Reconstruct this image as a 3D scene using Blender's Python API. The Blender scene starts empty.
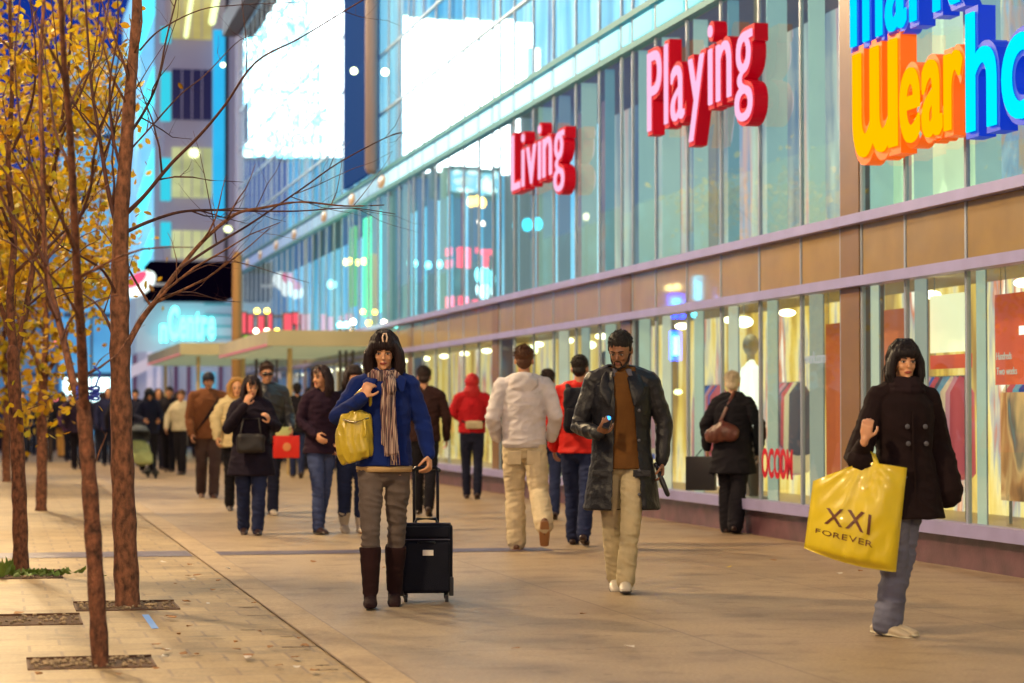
import bpy, bmesh, math, random
import numpy as np
from mathutils import Vector, Matrix, noise
R = math.radians
SC = bpy.context.scene
COL = SC.collection
random.seed(7)
rnd = random.Random(11)

# ---------------------------------------------------------------- camera
F = 2300.0
YAW = math.atan(512 / F)
PIT = math.atan(71 / F)
CAMZ = 1.2
fw = Vector((math.sin(YAW) * math.cos(PIT), math.cos(YAW) * math.cos(PIT), math.sin(PIT)))
rt = Vector((math.cos(YAW), -math.sin(YAW), 0))
up = rt.cross(fw)
EYE = Vector((0, 0, CAMZ))
cd = bpy.data.cameras.new('camera')
cam = bpy.data.objects.new('camera', cd)
COL.objects.link(cam)
cam.location = EYE
cam.rotation_euler = (math.pi / 2 + PIT, 0, -YAW)
cd.sensor_width = 36
cd.lens = F * 36 / 1024
cd.clip_start = 0.1
cd.clip_end = 3000
cd.dof.use_dof = True
cd.dof.focus_distance = 14.6
cd.dof.aperture_fstop = 2.5
SC.camera = cam

# ---------------------------------------------------------------- dusk sky
w = bpy.data.worlds.new('World')
SC.world = w
w.use_nodes = True
nt = w.node_tree
nt.nodes.clear()
out = nt.nodes.new('ShaderNodeOutputWorld')
bg = nt.nodes.new('ShaderNodeBackground')
tc = nt.nodes.new('ShaderNodeTexCoord')
sp = nt.nodes.new('ShaderNodeSeparateXYZ')
cr = nt.nodes.new('ShaderNodeValToRGB')
cr.color_ramp.elements[0].position = 0.0
cr.color_ramp.elements[0].color = (0.10, 0.30, 0.75, 1)
cr.color_ramp.elements[1].position = 0.9
cr.color_ramp.elements[1].color = (0.004, 0.015, 0.16, 1)
e = cr.color_ramp.elements.new(0.12)
e.color = (0.012, 0.05, 0.42, 1)
nt.links.new(tc.outputs['Generated'], sp.inputs[0])
nt.links.new(sp.outputs['Z'], cr.inputs[0])
nt.links.new(cr.outputs[0], bg.inputs[0])
bg.inputs[1].default_value = 0.6
nt.links.new(bg.outputs[0], out.inputs[0])

SC.view_settings.view_transform = 'Standard'
SC.view_settings.look = 'None'
SC.view_settings.exposure = 0.22
SC.view_settings.gamma = 1
SC.view_settings.use_curve_mapping = False
SC.render.engine = 'CYCLES'
SC.cycles.use_denoising = True
SC.cycles.max_bounces = 8
SC.cycles.transparent_max_bounces = 16
SC.cycles.sample_clamp_indirect = 6
SC.cycles.sample_clamp_direct = 0
SC.cycles.caustics_reflective = False
SC.cycles.caustics_refractive = False


# ---------------------------------------------------------------- helpers
def ray(px, py):
    return (fw + rt * ((px - 512) / F) + up * ((341.5 - py) / F)).normalized()

def G(px, py, z=0.0):
    d = ray(px, py)
    return EYE + d * ((z - CAMZ) / d.z)

def WX(px, py, X):
    d = ray(px, py)
    return EYE + d * (X / d.x)

def WY(px, py, Y):
    d = ray(px, py)
    return EYE + d * (Y / d.y)

XF = 7.27        # plane of the glass front

def mirror_spot(px, py, X=None, Y=None):
    """world point whose reflection in the glass front shows at this pixel"""
    d = ray(px, py)
    p = EYE + d * (XF / d.x)
    r = Vector((-d.x, d.y, d.z))
    if Y is not None:
        return p + r * ((Y - p.y) / r.y)
    return p + r * ((X - p.x) / r.x)

def link(name, me, parent=None, mats=None, smooth=False):
    o = bpy.data.objects.new(name, me)
    COL.objects.link(o)
    if parent is not None:
        o.parent = parent
    if mats is not None:
        if not isinstance(mats, (list, tuple)):
            mats = [mats]
        for m in mats:
            me.materials.append(m)
    if smooth:
        for p in me.polygons:
            p.use_smooth = True
    return o

def empty(name, loc=(0, 0, 0), rz=0, label=None, cat=None, group=None):
    o = bpy.data.objects.new(name, None)
    o.empty_display_size = 0.2
    COL.objects.link(o)
    o.location = loc
    o.rotation_euler = (0, 0, rz)
    tag(o, label, cat, group)
    return o

def tag(o, label=None, cat=None, group=None, kind=None):
    if label: o['label'] = label
    if cat: o['category'] = cat
    if group: o['group'] = group
    if kind: o['kind'] = kind
    return o

class MB:
    """collects simple solids, then becomes one mesh object"""
    def __init__(self):
        self.v = []; self.f = []; self.mi = []
    def add(self, v, f, mi=0):
        b = len(self.v)
        self.v += [tuple(p) for p in v]
        self.f += [tuple(i + b for i in q) for q in f]
        self.mi += [mi] * len(f)
        return self
    def box(self, x0, x1, y0, y1, z0, z1, mi=0, M=None):
        v = [Vector(p) for p in ((x0,y0,z0),(x1,y0,z0),(x1,y1,z0),(x0,y1,z0),(x0,y0,z1),(x1,y0,z1),(x1,y1,z1),(x0,y1,z1))]
        if M: v = [M @ p for p in v]
        return self.add(v, [(0,3,2,1),(4,5,6,7),(0,1,5,4),(1,2,6,5),(2,3,7,6),(3,0,4,7)], mi)
    def cbox(self, c, s, mi=0, M=None, bev=0.0):
        x, y, z = c; a, b, d = s[0]/2, s[1]/2, s[2]/2
        if bev <= 0:
            return self.box(x-a, x+a, y-b, y+b, z-d, z+d, mi, M)
        bm = bmesh.new()
        bmesh.ops.create_cube(bm, size=1)
        for q in bm.verts: q.co = Vector((x + q.co.x*s[0], y + q.co.y*s[1], z + q.co.z*s[2]))
        bmesh.ops.bevel(bm, geom=list(bm.edges), offset=bev, segments=3, profile=0.6, affect='EDGES')
        vs = [(M @ q.co) if M else q.co.copy() for q in bm.verts]
        bm.verts.index_update()
        fs = [tuple(q.index for q in f.verts) for f in bm.faces]
        bm.free()
        return self.add(vs, fs, mi)
    def tube(self, pts, rad, n=10, side=Vector((1, 0, 0)), mi=0, cap=True):
        pts = [Vector(p) for p in pts]
        m = len(pts)
        if not isinstance(rad, (list, tuple)): rad = [rad] * m
        rad = [(r if isinstance(r, tuple) else (r, r)) for r in rad]
        rings = []
        P = []; Rr = []
        for i in range(m):
            P.append(pts[i]); Rr.append(rad[i])
        if cap:
            d0 = (pts[0] - pts[1]).normalized(); d1 = (pts[-1] - pts[-2]).normalized()
            a, b = rad[0]; q = min(a, b)
            P = [pts[0] + d0*q*0.95, pts[0] + d0*q*0.7] + P
            Rr = [(a*0.3, b*0.3), (a*0.72, b*0.72)] + Rr
            a, b = rad[-1]; q = min(a, b)
            P = P + [pts[-1] + d1*q*0.7, pts[-1] + d1*q*0.95]
            Rr = Rr + [(a*0.72, b*0.72), (a*0.3, b*0.3)]
        V = []; k = len(P)
        sd = Vector(side)
        for i in range(k):
            t = (P[min(i+1, k-1)] - P[max(i-1, 0)])
            if t.length < 1e-9: t = Vector((0, 0, 1))
            t.normalize()
            s = sd - t * sd.dot(t)
            if s.length < 0.15:
                alt = Vector((0, 1, 0)) if abs(t.y) < 0.8 else Vector((0, 0, 1))
                s = alt - t * alt.dot(t)
            s.normalize()
            u = t.cross(s)
            a, b = Rr[i]
            for j in range(n):
                an = 2*math.pi*j/n
                V.append(P[i] + s*(a*math.cos(an)) + u*(b*math.sin(an)))
        Fc = []
        for i in range(k-1):
            for j in range(n):
                j2 = (j+1) % n
                Fc.append((i*n+j, i*n+j2, (i+1)*n+j2, (i+1)*n+j))
        Fc.append(tuple(range(n-1, -1, -1)))
        Fc.append(tuple((k-1)*n + j for j in range(n)))
        return self.add(V, Fc, mi)
    def ell(self, c, r, M=None, n=16, m=10, mi=0):
        V = []; c = Vector(c)
        for i in range(1, m):
            th = math.pi*i/m
            for j in range(n):
                ph = 2*math.pi*j/n
                p = Vector((r[0]*math.sin(th)*math.cos(ph), r[1]*math.sin(th)*math.sin(ph), r[2]*math.cos(th)))
                if M: p = M @ p
                V.append(c + p)
        tp = Vector((0,0,r[2])); bt = Vector((0,0,-r[2]))
        if M: tp = M @ tp; bt = M @ bt
        V += [c + tp, c + bt]
        T = len(V)-2; B = len(V)-1
        Fc = []
        for i in range(m-2):
            for j in range(n):
                j2 = (j+1) % n
                Fc.append((i*n+j, (i+1)*n+j, (i+1)*n+j2, i*n+j2))
        for j in range(n):
            j2 = (j+1) % n
            Fc.append((T, j, j2)); Fc.append((B, (m-2)*n+j2, (m-2)*n+j))
        return self.add(V, Fc, mi)
    def mesh(self, name):
        me = bpy.data.meshes.new(name)
        me.from_pydata(self.v, [], self.f)
        if any(self.mi): me.polygons.foreach_set('material_index', self.mi)
        me.update()
        return me
    def build(self, name, mats=None, parent=None, smooth=False):
        return link(name, self.mesh(name), parent, mats, smooth)

# ---------------------------------------------------------------- materials
_mc = {}
def mat(name, col, rough=0.6, metal=0.0, var=0.0, vscale=4.0, bump=0.0, bscale=60.0, emit=None, es=0.0, spec=0.5, sheen=0.0, sss=0.0, coat=0.0, stretch=None):
    if name in _mc: return _mc[name]
    m = bpy.data.materials.new(name); m.use_nodes = True
    t = m.node_tree; b = t.nodes['Principled BSDF']
    b.inputs['Base Color'].default_value = (*col, 1)
    b.inputs['Roughness'].default_value = rough
    b.inputs['Metallic'].default_value = metal
    b.inputs['Specular IOR Level'].default_value = spec
    b.inputs['Sheen Weight'].default_value = sheen
    b.inputs['Coat Weight'].default_value = coat
    if sss:
        b.inputs['Subsurface Weight'].default_value = sss
        b.inputs['Subsurface Radius'].default_value = (0.02, 0.008, 0.004)
    if emit:
        b.inputs['Emission Color'].default_value = (*emit, 1)
        b.inputs['Emission Strength'].default_value = es
    co = t.nodes.new('ShaderNodeTexCoord')
    src = co.outputs['Object']
    if stretch:
        mp = t.nodes.new('ShaderNodeMapping'); mp.inputs['Scale'].default_value = stretch
        t.links.new(src, mp.inputs[0]); src = mp.outputs[0]
    if var > 0:
        n = t.nodes.new('ShaderNodeTexNoise'); n.inputs['Scale'].default_value = vscale; n.inputs['Detail'].default_value = 5
        t.links.new(src, n.inputs['Vector'])
        r = t.nodes.new('ShaderNodeValToRGB')
        r.color_ramp.elements[0].position = 0.3; r.color_ramp.elements[1].position = 0.7
        r.color_ramp.elements[0].color = (*[c*(1-var) for c in col], 1)
        r.color_ramp.elements[1].color = (*[min(1, c*(1+var)) for c in col], 1)
        t.links.new(n.outputs[0], r.inputs[0]); t.links.new(r.outputs[0], b.inputs['Base Color'])
    if bump > 0:
        n = t.nodes.new('ShaderNodeTexNoise'); n.inputs['Scale'].default_value = bscale; n.inputs['Detail'].default_value = 6
        t.links.new(src, n.inputs['Vector'])
        bp = t.nodes.new('ShaderNodeBump'); bp.inputs['Strength'].default_value = bump; bp.inputs['Distance'].default_value = 0.01
        t.links.new(n.outputs[0], bp.inputs['Height']); t.links.new(bp.outputs[0], b.inputs['Normal'])
    _mc[name] = m
    return m

def glow(name, col, s):
    if name in _mc: return _mc[name]
    m = bpy.data.materials.new(name); m.use_nodes = True
    t = m.node_tree; t.nodes.clear()
    o = t.nodes.new('ShaderNodeOutputMaterial'); e = t.nodes.new('ShaderNodeEmission')
    e.inputs[0].default_value = (*col, 1); e.inputs[1].default_value = s
    t.links.new(e.outputs[0], o.inputs[0])
    _mc[name] = m
    return m

def ramp_node(t, stops, interp='LINEAR'):
    r = t.nodes.new('ShaderNodeValToRGB'); r.color_ramp.interpolation = interp
    els = r.color_ramp.elements
    els[0].position = stops[0][0]; els[0].color = (*stops[0][1], 1)
    els[1].position = stops[-1][0]; els[1].color = (*stops[-1][1], 1)
    for p, c in stops[1:-1]:
        x = els.new(p); x.color = (*c, 1)
    return r

def glass_mat(name, tint=(0.86, 0.93, 0.92), refl=1.0, ior=1.55):
    m = bpy.data.materials.new(name); m.use_nodes = True
    t = m.node_tree; t.nodes.clear()
    o = t.nodes.new('ShaderNodeOutputMaterial')
    tr = t.nodes.new('ShaderNodeBsdfTransparent'); tr.inputs[0].default_value = (*tint, 1)
    gl = t.nodes.new('ShaderNodeBsdfGlossy'); gl.inputs['Roughness'].default_value = 0.0
    gl.inputs[0].default_value = (0.95, 0.98, 1, 1)
    fr = t.nodes.new('ShaderNodeFresnel'); fr.inputs[0].default_value = ior
    ge = t.nodes.new('ShaderNodeNewGeometry')
    s = t.nodes.new('ShaderNodeMath'); s.operation = 'SUBTRACT'; s.inputs[0].default_value = 1
    mu = t.nodes.new('ShaderNodeMath'); mu.operation = 'MULTIPLY'
    mu2 = t.nodes.new('ShaderNodeMath'); mu2.operation = 'MULTIPLY'; mu2.inputs[1].default_value = refl; mu2.use_clamp = True
    t.links.new(ge.outputs['Backfacing'], s.inputs[1])
    t.links.new(fr.outputs[0], mu.inputs[0]); t.links.new(s.outputs[0], mu.inputs[1])
    t.links.new(mu.outputs[0], mu2.inputs[0])
    mx = t.nodes.new('ShaderNodeMixShader')
    t.links.new(mu2.outputs[0], mx.inputs[0]); t.links.new(tr.outputs[0], mx.inputs[1]); t.links.new(gl.outputs[0], mx.inputs[2])
    t.links.new(mx.outputs[0], o.inputs[0])
    return m

def text_char(ch, size=1.0, extrude=0.05, offset=0.0, bevel=0.0, res=6):
    c = bpy.data.curves.new('t', 'FONT'); c.body = ch; c.size = size; c.extrude = extrude
    c.offset = offset; c.bevel_depth = bevel; c.bevel_resolution = 1; c.resolution_u = res
    o = bpy.data.objects.new('t', c); COL.objects.link(o)
    dg = bpy.context.evaluated_depsgraph_get()
    me = bpy.data.meshes.new_from_object(o.evaluated_get(dg))
    bpy.data.objects.remove(o); bpy.data.curves.remove(c)
    return me

def word_layout(word, size, gap, sx=1.0, offset=0.0, wrange=None):
    """x offset of each letter (measured by its own outline), and total width"""
    res = []; x = 0
    for ch in word:
        if ch == ' ':
            x += size*0.3; res.append(None); continue
        me = text_char(ch, size, 0.01, offset)
        xs = [v.co.x for v in me.vertices]
        a, b = min(xs), max(xs)
        res.append((ch, x - a*sx)); x += (b-a)*sx + gap
        bpy.data.meshes.remove(me)
    return res, x - gap
# ================================================================ street lamps, added out of view to light the scene
def added_lamp_post(x, y, power, col=(1.0, 0.73, 0.39), h=6.6, label='tall grey street lamp with a glowing globe, added out of view for light'):
    t = empty('added_street_lamp', (x, y, 0), 0, label, 'street lamp', 'added street lamps out of view')
    gm = mat('lamp_iron', (0.08, 0.09, 0.1), 0.45, 0.6)
    MB().tube([(0,0,0),(0,0,0.5),(0,0,0.55),(0,0,h-0.4)], [0.11,0.1,0.07,0.045], 12).build('pole', gm, t, True)
    MB().tube([(0,0,h-0.45),(0,0,h-0.3)], [0.09, 0.16], 14).build('globe_holder', gm, t, True)
    MB().ell((0,0,h), (0.28,0.28,0.3), n=20, m=12).build('lamp_globe', glow('lamp_globe_glow', (1.0,0.75,0.42), 9), t, True)
    ld = bpy.data.lights.new('added_lamp_light', 'POINT'); ld.energy = power; ld.color = col; ld.shadow_soft_size = 0.34
    lo = bpy.data.objects.new('added_lamp_light', ld); COL.objects.link(lo); lo.parent = t; lo.location = (0, 0, h)
    ob = [o for o in t.children if o.name.startswith('lamp_globe')][0]
    ob.visible_shadow = True
    lo.location = (0, -0.0, h - 0.72)
    return t

ADDED_LAMPS = [(-2.6, -5.5, 3000, 7.5), (-2.2, 8, 2600, 7.5), (-2.2, 21, 4300, 8.5), (-2.2, 34, 7600, 12.5), (-2.2, 50, 9500, 13.5)]  # added lamps, none in view; far ones raised to keep reflections out of view
for i, (x, y, p, hh) in enumerate(ADDED_LAMPS):
    added_lamp_post(x, y, p, h=hh, label=['street lamp behind the photographer', 'street lamp nearest the two bare trees', 'street lamp level with the two yellow trees', 'street lamp past the yellow trees', 'street lamp near the entrance canopy', 'street lamp nearest the far crossing'][i] + ' with glowing globe, added out of view for light')
t = empty('added_street_lamp', (5.6, -4.5, 0), 0, 'street lamp on the shop side behind the photographer with glowing globe, added as front fill', 'street lamp', 'added street lamps out of view')  # added lamp behind the camera, fills the fronts of the people
gm = mat('lamp_iron', (0.08, 0.09, 0.1))
MB().tube([(0,0,0),(0,0,0.5),(0,0,0.55),(0,0,5.0)], [0.11,0.1,0.07,0.045], 12).build('pole', gm, t, True)
MB().ell((0,0,5.4), (0.28,0.28,0.3), n=20, m=12).build('lamp_globe', glow('lamp_globe_glow', (1.0,0.75,0.42), 9), t, True)
ld = bpy.data.lights.new('added_lamp_light', 'POINT'); ld.energy = 1500; ld.color = (1.0, 0.74, 0.46); ld.shadow_soft_size = 0.34
lo = bpy.data.objects.new('added_lamp_light', ld); COL.objects.link(lo); lo.parent = t; lo.location = (0, 0, 4.7)

# ================================================================ ground
def ground_mat(name, kind):
    m = bpy.data.materials.new(name); m.use_nodes = True
    t = m.node_tree; b = t.nodes['Principled BSDF']
    co = t.nodes.new('ShaderNodeTexCoord')
    n1 = t.nodes.new('ShaderNodeTexNoise'); n1.inputs['Scale'].default_value = 0.9; n1.inputs['Detail'].default_value = 8; n1.inputs['Roughness'].default_value = 0.65
    n2 = t.nodes.new('ShaderNodeTexNoise'); n2.inputs['Scale'].default_value = 45; n2.inputs['Detail'].default_value = 6
    t.links.new(co.outputs['Object'], n1.inputs['Vector']); t.links.new(co.outputs['Object'], n2.inputs['Vector'])
    if kind == 'paver':
        br = t.nodes.new('ShaderNodeTexBrick'); br.inputs['Scale'].default_value = 1.0
        br.inputs['Brick Width'].default_value = 0.31; br.inputs['Row Height'].default_value = 0.31
        br.inputs['Mortar Size'].default_value = 0.010; br.inputs['Mortar Smooth'].default_value = 0.3
        br.inputs['Color1'].default_value = (0.35, 0.25, 0.125, 1); br.inputs['Color2'].default_value = (0.27, 0.19, 0.095, 1)
        br.inputs['Mortar'].default_value = (0.22, 0.15, 0.09, 1); br.offset = 0.5
        t.links.new(co.outputs['Object'], br.inputs['Vector'])
        base = br.outputs['Color']; rough = 0.62
    elif kind == 'concrete':
        br = t.nodes.new('ShaderNodeTexBrick'); br.inputs['Scale'].default_value = 1.0
        br.inputs['Brick Width'].default_value = 1.82; br.inputs['Row Height'].default_value = 1.9
        br.inputs['Mortar Size'].default_value = 0.007; br.inputs['Mortar Smooth'].default_value = 0.2
        br.inputs['Color1'].default_value = (0.36, 0.265, 0.165, 1); br.inputs['Color2'].default_value = (0.325, 0.235, 0.148, 1)
        br.inputs['Mortar'].default_value = (0.2, 0.14, 0.1, 1); br.offset = 0.0
        t.links.new(co.outputs['Object'], br.inputs['Vector'])
        base = br.outputs['Color']; rough = 0.5
    elif kind == 'asphalt':
        rg = t.nodes.new('ShaderNodeRGB'); rg.outputs[0].default_value = (0.055, 0.05, 0.07, 1); base = rg.outputs[0]; rough = 0.45
    else:
        rg = t.nodes.new('ShaderNodeRGB'); rg.outputs[0].default_value = (0.37, 0.265, 0.155, 1); base = rg.outputs[0]; rough = 0.6
    st = ramp_node(t, [(0.3, (0.66, 0.62, 0.62)), (0.5, (0.96, 0.95, 0.93)), (0.75, (1.1, 1.08, 1.02))])
    t.links.new(n1.outputs[0], st.inputs[0])
    gr = ramp_node(t, [(0.3, (0.78, 0.76, 0.74)), (0.7, (1.12, 1.12, 1.1))])
    t.links.new(n2.outputs[0], gr.inputs[0])
    m1 = t.nodes.new('ShaderNodeMix'); m1.data_type = 'RGBA'; m1.blend_type = 'MULTIPLY'; m1.inputs[0].default_value = 1
    m2 = t.nodes.new('ShaderNodeMix'); m2.data_type = 'RGBA'; m2.blend_type = 'MULTIPLY'; m2.inputs[0].default_value = 1
    t.links.new(base, m1.inputs[6]); t.links.new(st.outputs[0], m1.inputs[7])
    t.links.new(m1.outputs[2], m2.inputs[6]); t.links.new(gr.outputs[0], m2.inputs[7])
    vo = t.nodes.new('ShaderNodeTexVoronoi'); vo.inputs['Scale'].default_value = 2.3; vo.inputs['Randomness'].default_value = 1.0
    t.links.new(co.outputs['Object'], vo.inputs['Vector'])
    sr = ramp_node(t, [(0.0, (0.5, 0.48, 0.5)), (0.045, (0.62, 0.6, 0.6)), (0.06, (1, 1, 1))])
    t.links.new(vo.outputs['Distance'], sr.inputs[0])
    n3 = t.nodes.new('ShaderNodeTexNoise'); n3.inputs['Scale'].default_value = 3.5; n3.inputs['Detail'].default_value = 9; n3.inputs['Distortion'].default_value = 0.6
    t.links.new(co.outputs['Object'], n3.inputs['Vector'])
    s3 = ramp_node(t, [(0.32, (0.72, 0.7, 0.7)), (0.45, (1, 1, 1)), (0.7, (1.05, 1.05, 1.05))])
    t.links.new(n3.outputs[0], s3.inputs[0])
    m3 = t.nodes.new('ShaderNodeMix'); m3.data_type = 'RGBA'; m3.blend_type = 'MULTIPLY'; m3.inputs[0].default_value = 1
    m4_ = t.nodes.new('ShaderNodeMix'); m4_.data_type = 'RGBA'; m4_.blend_type = 'MULTIPLY'; m4_.inputs[0].default_value = 1
    t.links.new(m2.outputs[2], m3.inputs[6]); t.links.new(sr.outputs[0], m3.inputs[7])
    t.links.new(m3.outputs[2], m4_.inputs[6]); t.links.new(s3.outputs[0], m4_.inputs[7])
    t.links.new(m4_.outputs[2], b.inputs['Base Color'])
    b.inputs['Roughness'].default_value = rough
    bp = t.nodes.new('ShaderNodeBump'); bp.inputs['Strength'].default_value = 0.5; bp.inputs['Distance'].default_value = 0.008
    t.links.new(n2.outputs[0], bp.inputs['Height']); t.links.new(bp.outputs[0], b.inputs['Normal'])
    return m

def sheet(name, x0, x1, y0, y1, z, m, z0=None):
    mb = MB()
    if z0 is None:
        mb.add([(x0,y0,z),(x1,y0,z),(x1,y1,z),(x0,y1,z)], [(0,1,2,3)])
    else:
        mb.box(x0, x1, y0, y1, z0, z)
    o = mb.build(name, m); o['kind'] = 'structure'; return o

ASPH = ground_mat('asphalt', 'asphalt'); CONC = ground_mat('concrete', 'concrete'); PAVE = ground_mat('pavers', 'paver'); KERBM = ground_mat('kerbstone', 'plain')
sheet('ground', -700, 700, -400, 1200, -0.13, ASPH)
sheet('pavement', -3.6, 30, -30, 76, 0.0, CONC, -0.2)
sheet('paved_strip', -3.4, 1.60, -30, 75.8, 0.004, PAVE)
sheet('kerb_strip', 1.60, 1.80, -30, 75.8, 0.012, KERBM, -0.05)
sheet('kerb', -3.6, -3.4, -30, 75.8, 0.012, KERBM, -0.1)
yb = G(300, 553).y
sheet('kerb_joint', 1.590, 1.602, -30, 75.8, 0.0135, mat('joint_dark', (0.20,0.13,0.08), 0.9))
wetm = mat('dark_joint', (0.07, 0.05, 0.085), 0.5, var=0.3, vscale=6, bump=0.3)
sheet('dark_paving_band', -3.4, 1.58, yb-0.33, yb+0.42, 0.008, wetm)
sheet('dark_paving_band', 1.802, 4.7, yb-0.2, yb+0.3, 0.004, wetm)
sheet('far_pavement', -60, 60, 93, 130, 0.0, CONC, -0.2)
for k in range(5):   # painted crossing bars in the far street
    sheet('crossing_marking', -4+k*2.2, -3.2+k*2.2, 78, 91, -0.126, mat('road_paint', (0.6, 0.6, 0.6), 0.6))

# ================================================================ the glass-fronted store
frame_m = mat('lilac_aluminium', (0.36, 0.33, 0.62), 0.42, 0.3, var=0.08, vscale=3)
mull_m = mat('mullion_aluminium', (0.36, 0.42, 0.52), 0.4, 0.4, var=0.1, vscale=3)
plinth_m = mat('plinth_stone', (0.11, 0.045, 0.06), 0.4, var=0.35, vscale=5, bump=0.2)
spand_m = mat('ochre_spandrel', (0.34, 0.215, 0.065), 0.28, var=0.12, vscale=2.5, coat=0.6)
pil_m = mat('brown_pilaster', (0.22, 0.115, 0.035), 0.35, var=0.12, vscale=2.5, coat=0.3)
corn_m = mat('brown_cornice', (0.22, 0.08, 0.05), 0.5)
GLASS = glass_mat('window_glass')
GLASSU = glass_mat('window_glass_upper', (0.80, 0.90, 0.95), 1.15, 1.6)

bld = empty('store_building', (XF, 18.7, 0), 0, 'long glass fronted store with ochre spandrels and lilac metal frames along the pavement', 'building')
BO = Vector((XF, 18.7, 0))
def loc(mb):
    mb.v = [(p[0]-BO.x, p[1]-BO.y, p[2]-BO.z) for p in mb.v]; return mb
YEND = WX(236, 230, XF).y
P = [('pil', 0.5), ('w', 1.04), ('w', 1.2), ('w', 1.23), ('w', 1.2), ('w', 1.22), ('w', 0.98)]
PER = sum(p[1] for p in P)
cols = []   # (kind, y0, y1)
for k in range(-2, 9):
    y = 18.7 + PER*k
    for kd, wd in P:
        if y + wd < YEND: cols.append((kd, y, y+wd))
        y += wd
Y0 = cols[0][1]; Y1 = cols[-1][2]
ROWS = [(0.28, 2.33), (2.87, 5.5), (5.5, 5.88), (5.88, 7.05), (7.05, 8.2), (8.2, 9.4), (9.4, 10.6), (10.6, 11.8), (11.8, 13.0)]
RAILZ = [0.30, 2.33, 2.87, 5.5, 5.88, 7.05, 8.2, 9.4, 10.6, 11.8, 13.0]
loc(MB().box(XF-0.02, XF+0.25, Y0, Y1, -0.05, 0.27)).build('plinth', plinth_m, bld)
for i, z in enumerate(RAILZ):
    h = 0.085 if i in (1, 2) else (0.1 if i == 0 else 0.07)
    d = 0.11 if i < 3 else 0.07
    if z > 5.9: h = 0.034; d = 0.03
    loc(MB().box(XF-d, XF+0.04, Y0, Y1, z-h/2, z+h/2)).build('rail', frame_m if z < 5.4 else mat('teal_rail', (0.10, 0.30, 0.38), 0.5, spec=0.2) if z < 5.9 else mat('pale_rail', (0.5, 0.62, 0.75), 0.35, 0.2), bld)
edges = sorted(set([round(c[1], 3) for c in cols] + [round(cols[-1][2], 3)]))
for y in edges:
    loc(MB().box(XF-0.020, XF+0.015, y-0.018, y+0.018, 0.27, 12.96)).build('mullion', mull_m, bld)
DARK0, DARK1 = WX(389, 80, XF).y, WX(351, 80, XF).y
# glass panes: the hundred that show largest are parts, the rest one stuff part
panes = []
for ci, (kd, a, b) in enumerate(cols):
    if kd == 'pil':
        loc(MB().box(XF-0.03, XF+0.2, a+0.028, b-0.028, 0.27, 5.48 if a < 20 else 2.83)).build('pilaster', pil_m, bld)
        for (z0, z1) in (ROWS[3:] if a < 20 else [ROWS[1]] + ROWS[3:]):
            panes.append((a, b, z0, z1))
        continue
    loc(MB().box(XF-0.012, XF+0.1, a+0.028, b-0.028, 2.375, 2.825)).build('spandrel_panel', spand_m, bld)
    for (z0, z1) in ROWS:
        if z0 == 5.5: continue
        panes.append((a, b, z0, z1))
def pane_geo(a, b, z0, z1):
    ang = R(rnd.uniform(-0.22, 0.22)) if z1 > 2.9 else R(rnd.uniform(-0.1, 0.1))
    tl = R(rnd.uniform(-0.15, 0.15))
    c = Vector((XF, (a+b)/2, (z0+z1)/2))
    M = Matrix.Translation(c) @ Matrix.Rotation(ang, 4, 'Z') @ Matrix.Rotation(tl, 4, 'Y')
    mb = MB(); w2 = (b-a)/2-0.02; h2 = (z1-z0)/2-0.03
    nx = 1
    mb.box(-0.006, 0.006, -w2, w2, -h2, h2, 0, M)
    return mb
def shown(p):
    a, b, z0, z1 = p
    if a < 14: return 0
    return (b-a)*(z1-z0)/(a*a)/a if z0 < 7 else (b-a)*(z1-z0)/(a**3)*(1 if (z0-1.2)/a*2300 < 430 else 0.0)
panes.sort(key=shown, reverse=True)
for p in panes[:96]:
    loc(pane_geo(*p)).build('window_pane', GLASSU if p[3] > 2.9 else GLASS, bld)
rest = MB()
for p in panes[96:]:
    g = pane_geo(*p); rest.add(g.v, g.f)
o = loc(rest).build('window_pane', GLASSU, bld); o['kind'] = 'stuff'

# narrow glass strip, bright screen reflection put into its emission colour
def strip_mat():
    m = bpy.data.materials.new('strip_reflection'); m.use_nodes = True
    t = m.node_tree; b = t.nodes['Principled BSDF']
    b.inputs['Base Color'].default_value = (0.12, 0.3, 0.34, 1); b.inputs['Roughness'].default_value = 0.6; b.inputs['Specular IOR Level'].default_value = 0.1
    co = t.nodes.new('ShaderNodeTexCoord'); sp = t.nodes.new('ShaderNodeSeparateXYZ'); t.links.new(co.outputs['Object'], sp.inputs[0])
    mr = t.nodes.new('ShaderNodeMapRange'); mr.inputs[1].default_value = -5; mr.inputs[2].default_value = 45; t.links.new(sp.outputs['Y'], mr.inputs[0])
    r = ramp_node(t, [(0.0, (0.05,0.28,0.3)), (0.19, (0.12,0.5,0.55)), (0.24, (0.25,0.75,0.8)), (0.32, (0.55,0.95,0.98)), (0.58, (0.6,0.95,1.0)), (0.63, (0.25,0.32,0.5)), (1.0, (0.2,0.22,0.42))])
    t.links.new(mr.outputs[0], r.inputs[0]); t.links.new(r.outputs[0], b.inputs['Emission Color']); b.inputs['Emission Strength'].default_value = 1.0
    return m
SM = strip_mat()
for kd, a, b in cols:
    loc(MB().box(XF-0.026, XF+0.012, a+0.085, b-0.085, 5.575, 5.815)).build('reflection_strip_panel', SM, bld)
loc(MB().box(XF+0.016, XF+0.03, Y0, Y1, 5.53, 5.85)).build('strip_backing', mat('strip_teal', (0.03,0.2,0.28), 0.5, emit=(0.03,0.35,0.5), es=0.6), bld)
oval_m = mat('bronze_disc', (0.4, 0.25, 0.1), 0.3, 0.5, emit=(0.5, 0.28, 0.08), es=0.5)
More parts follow.
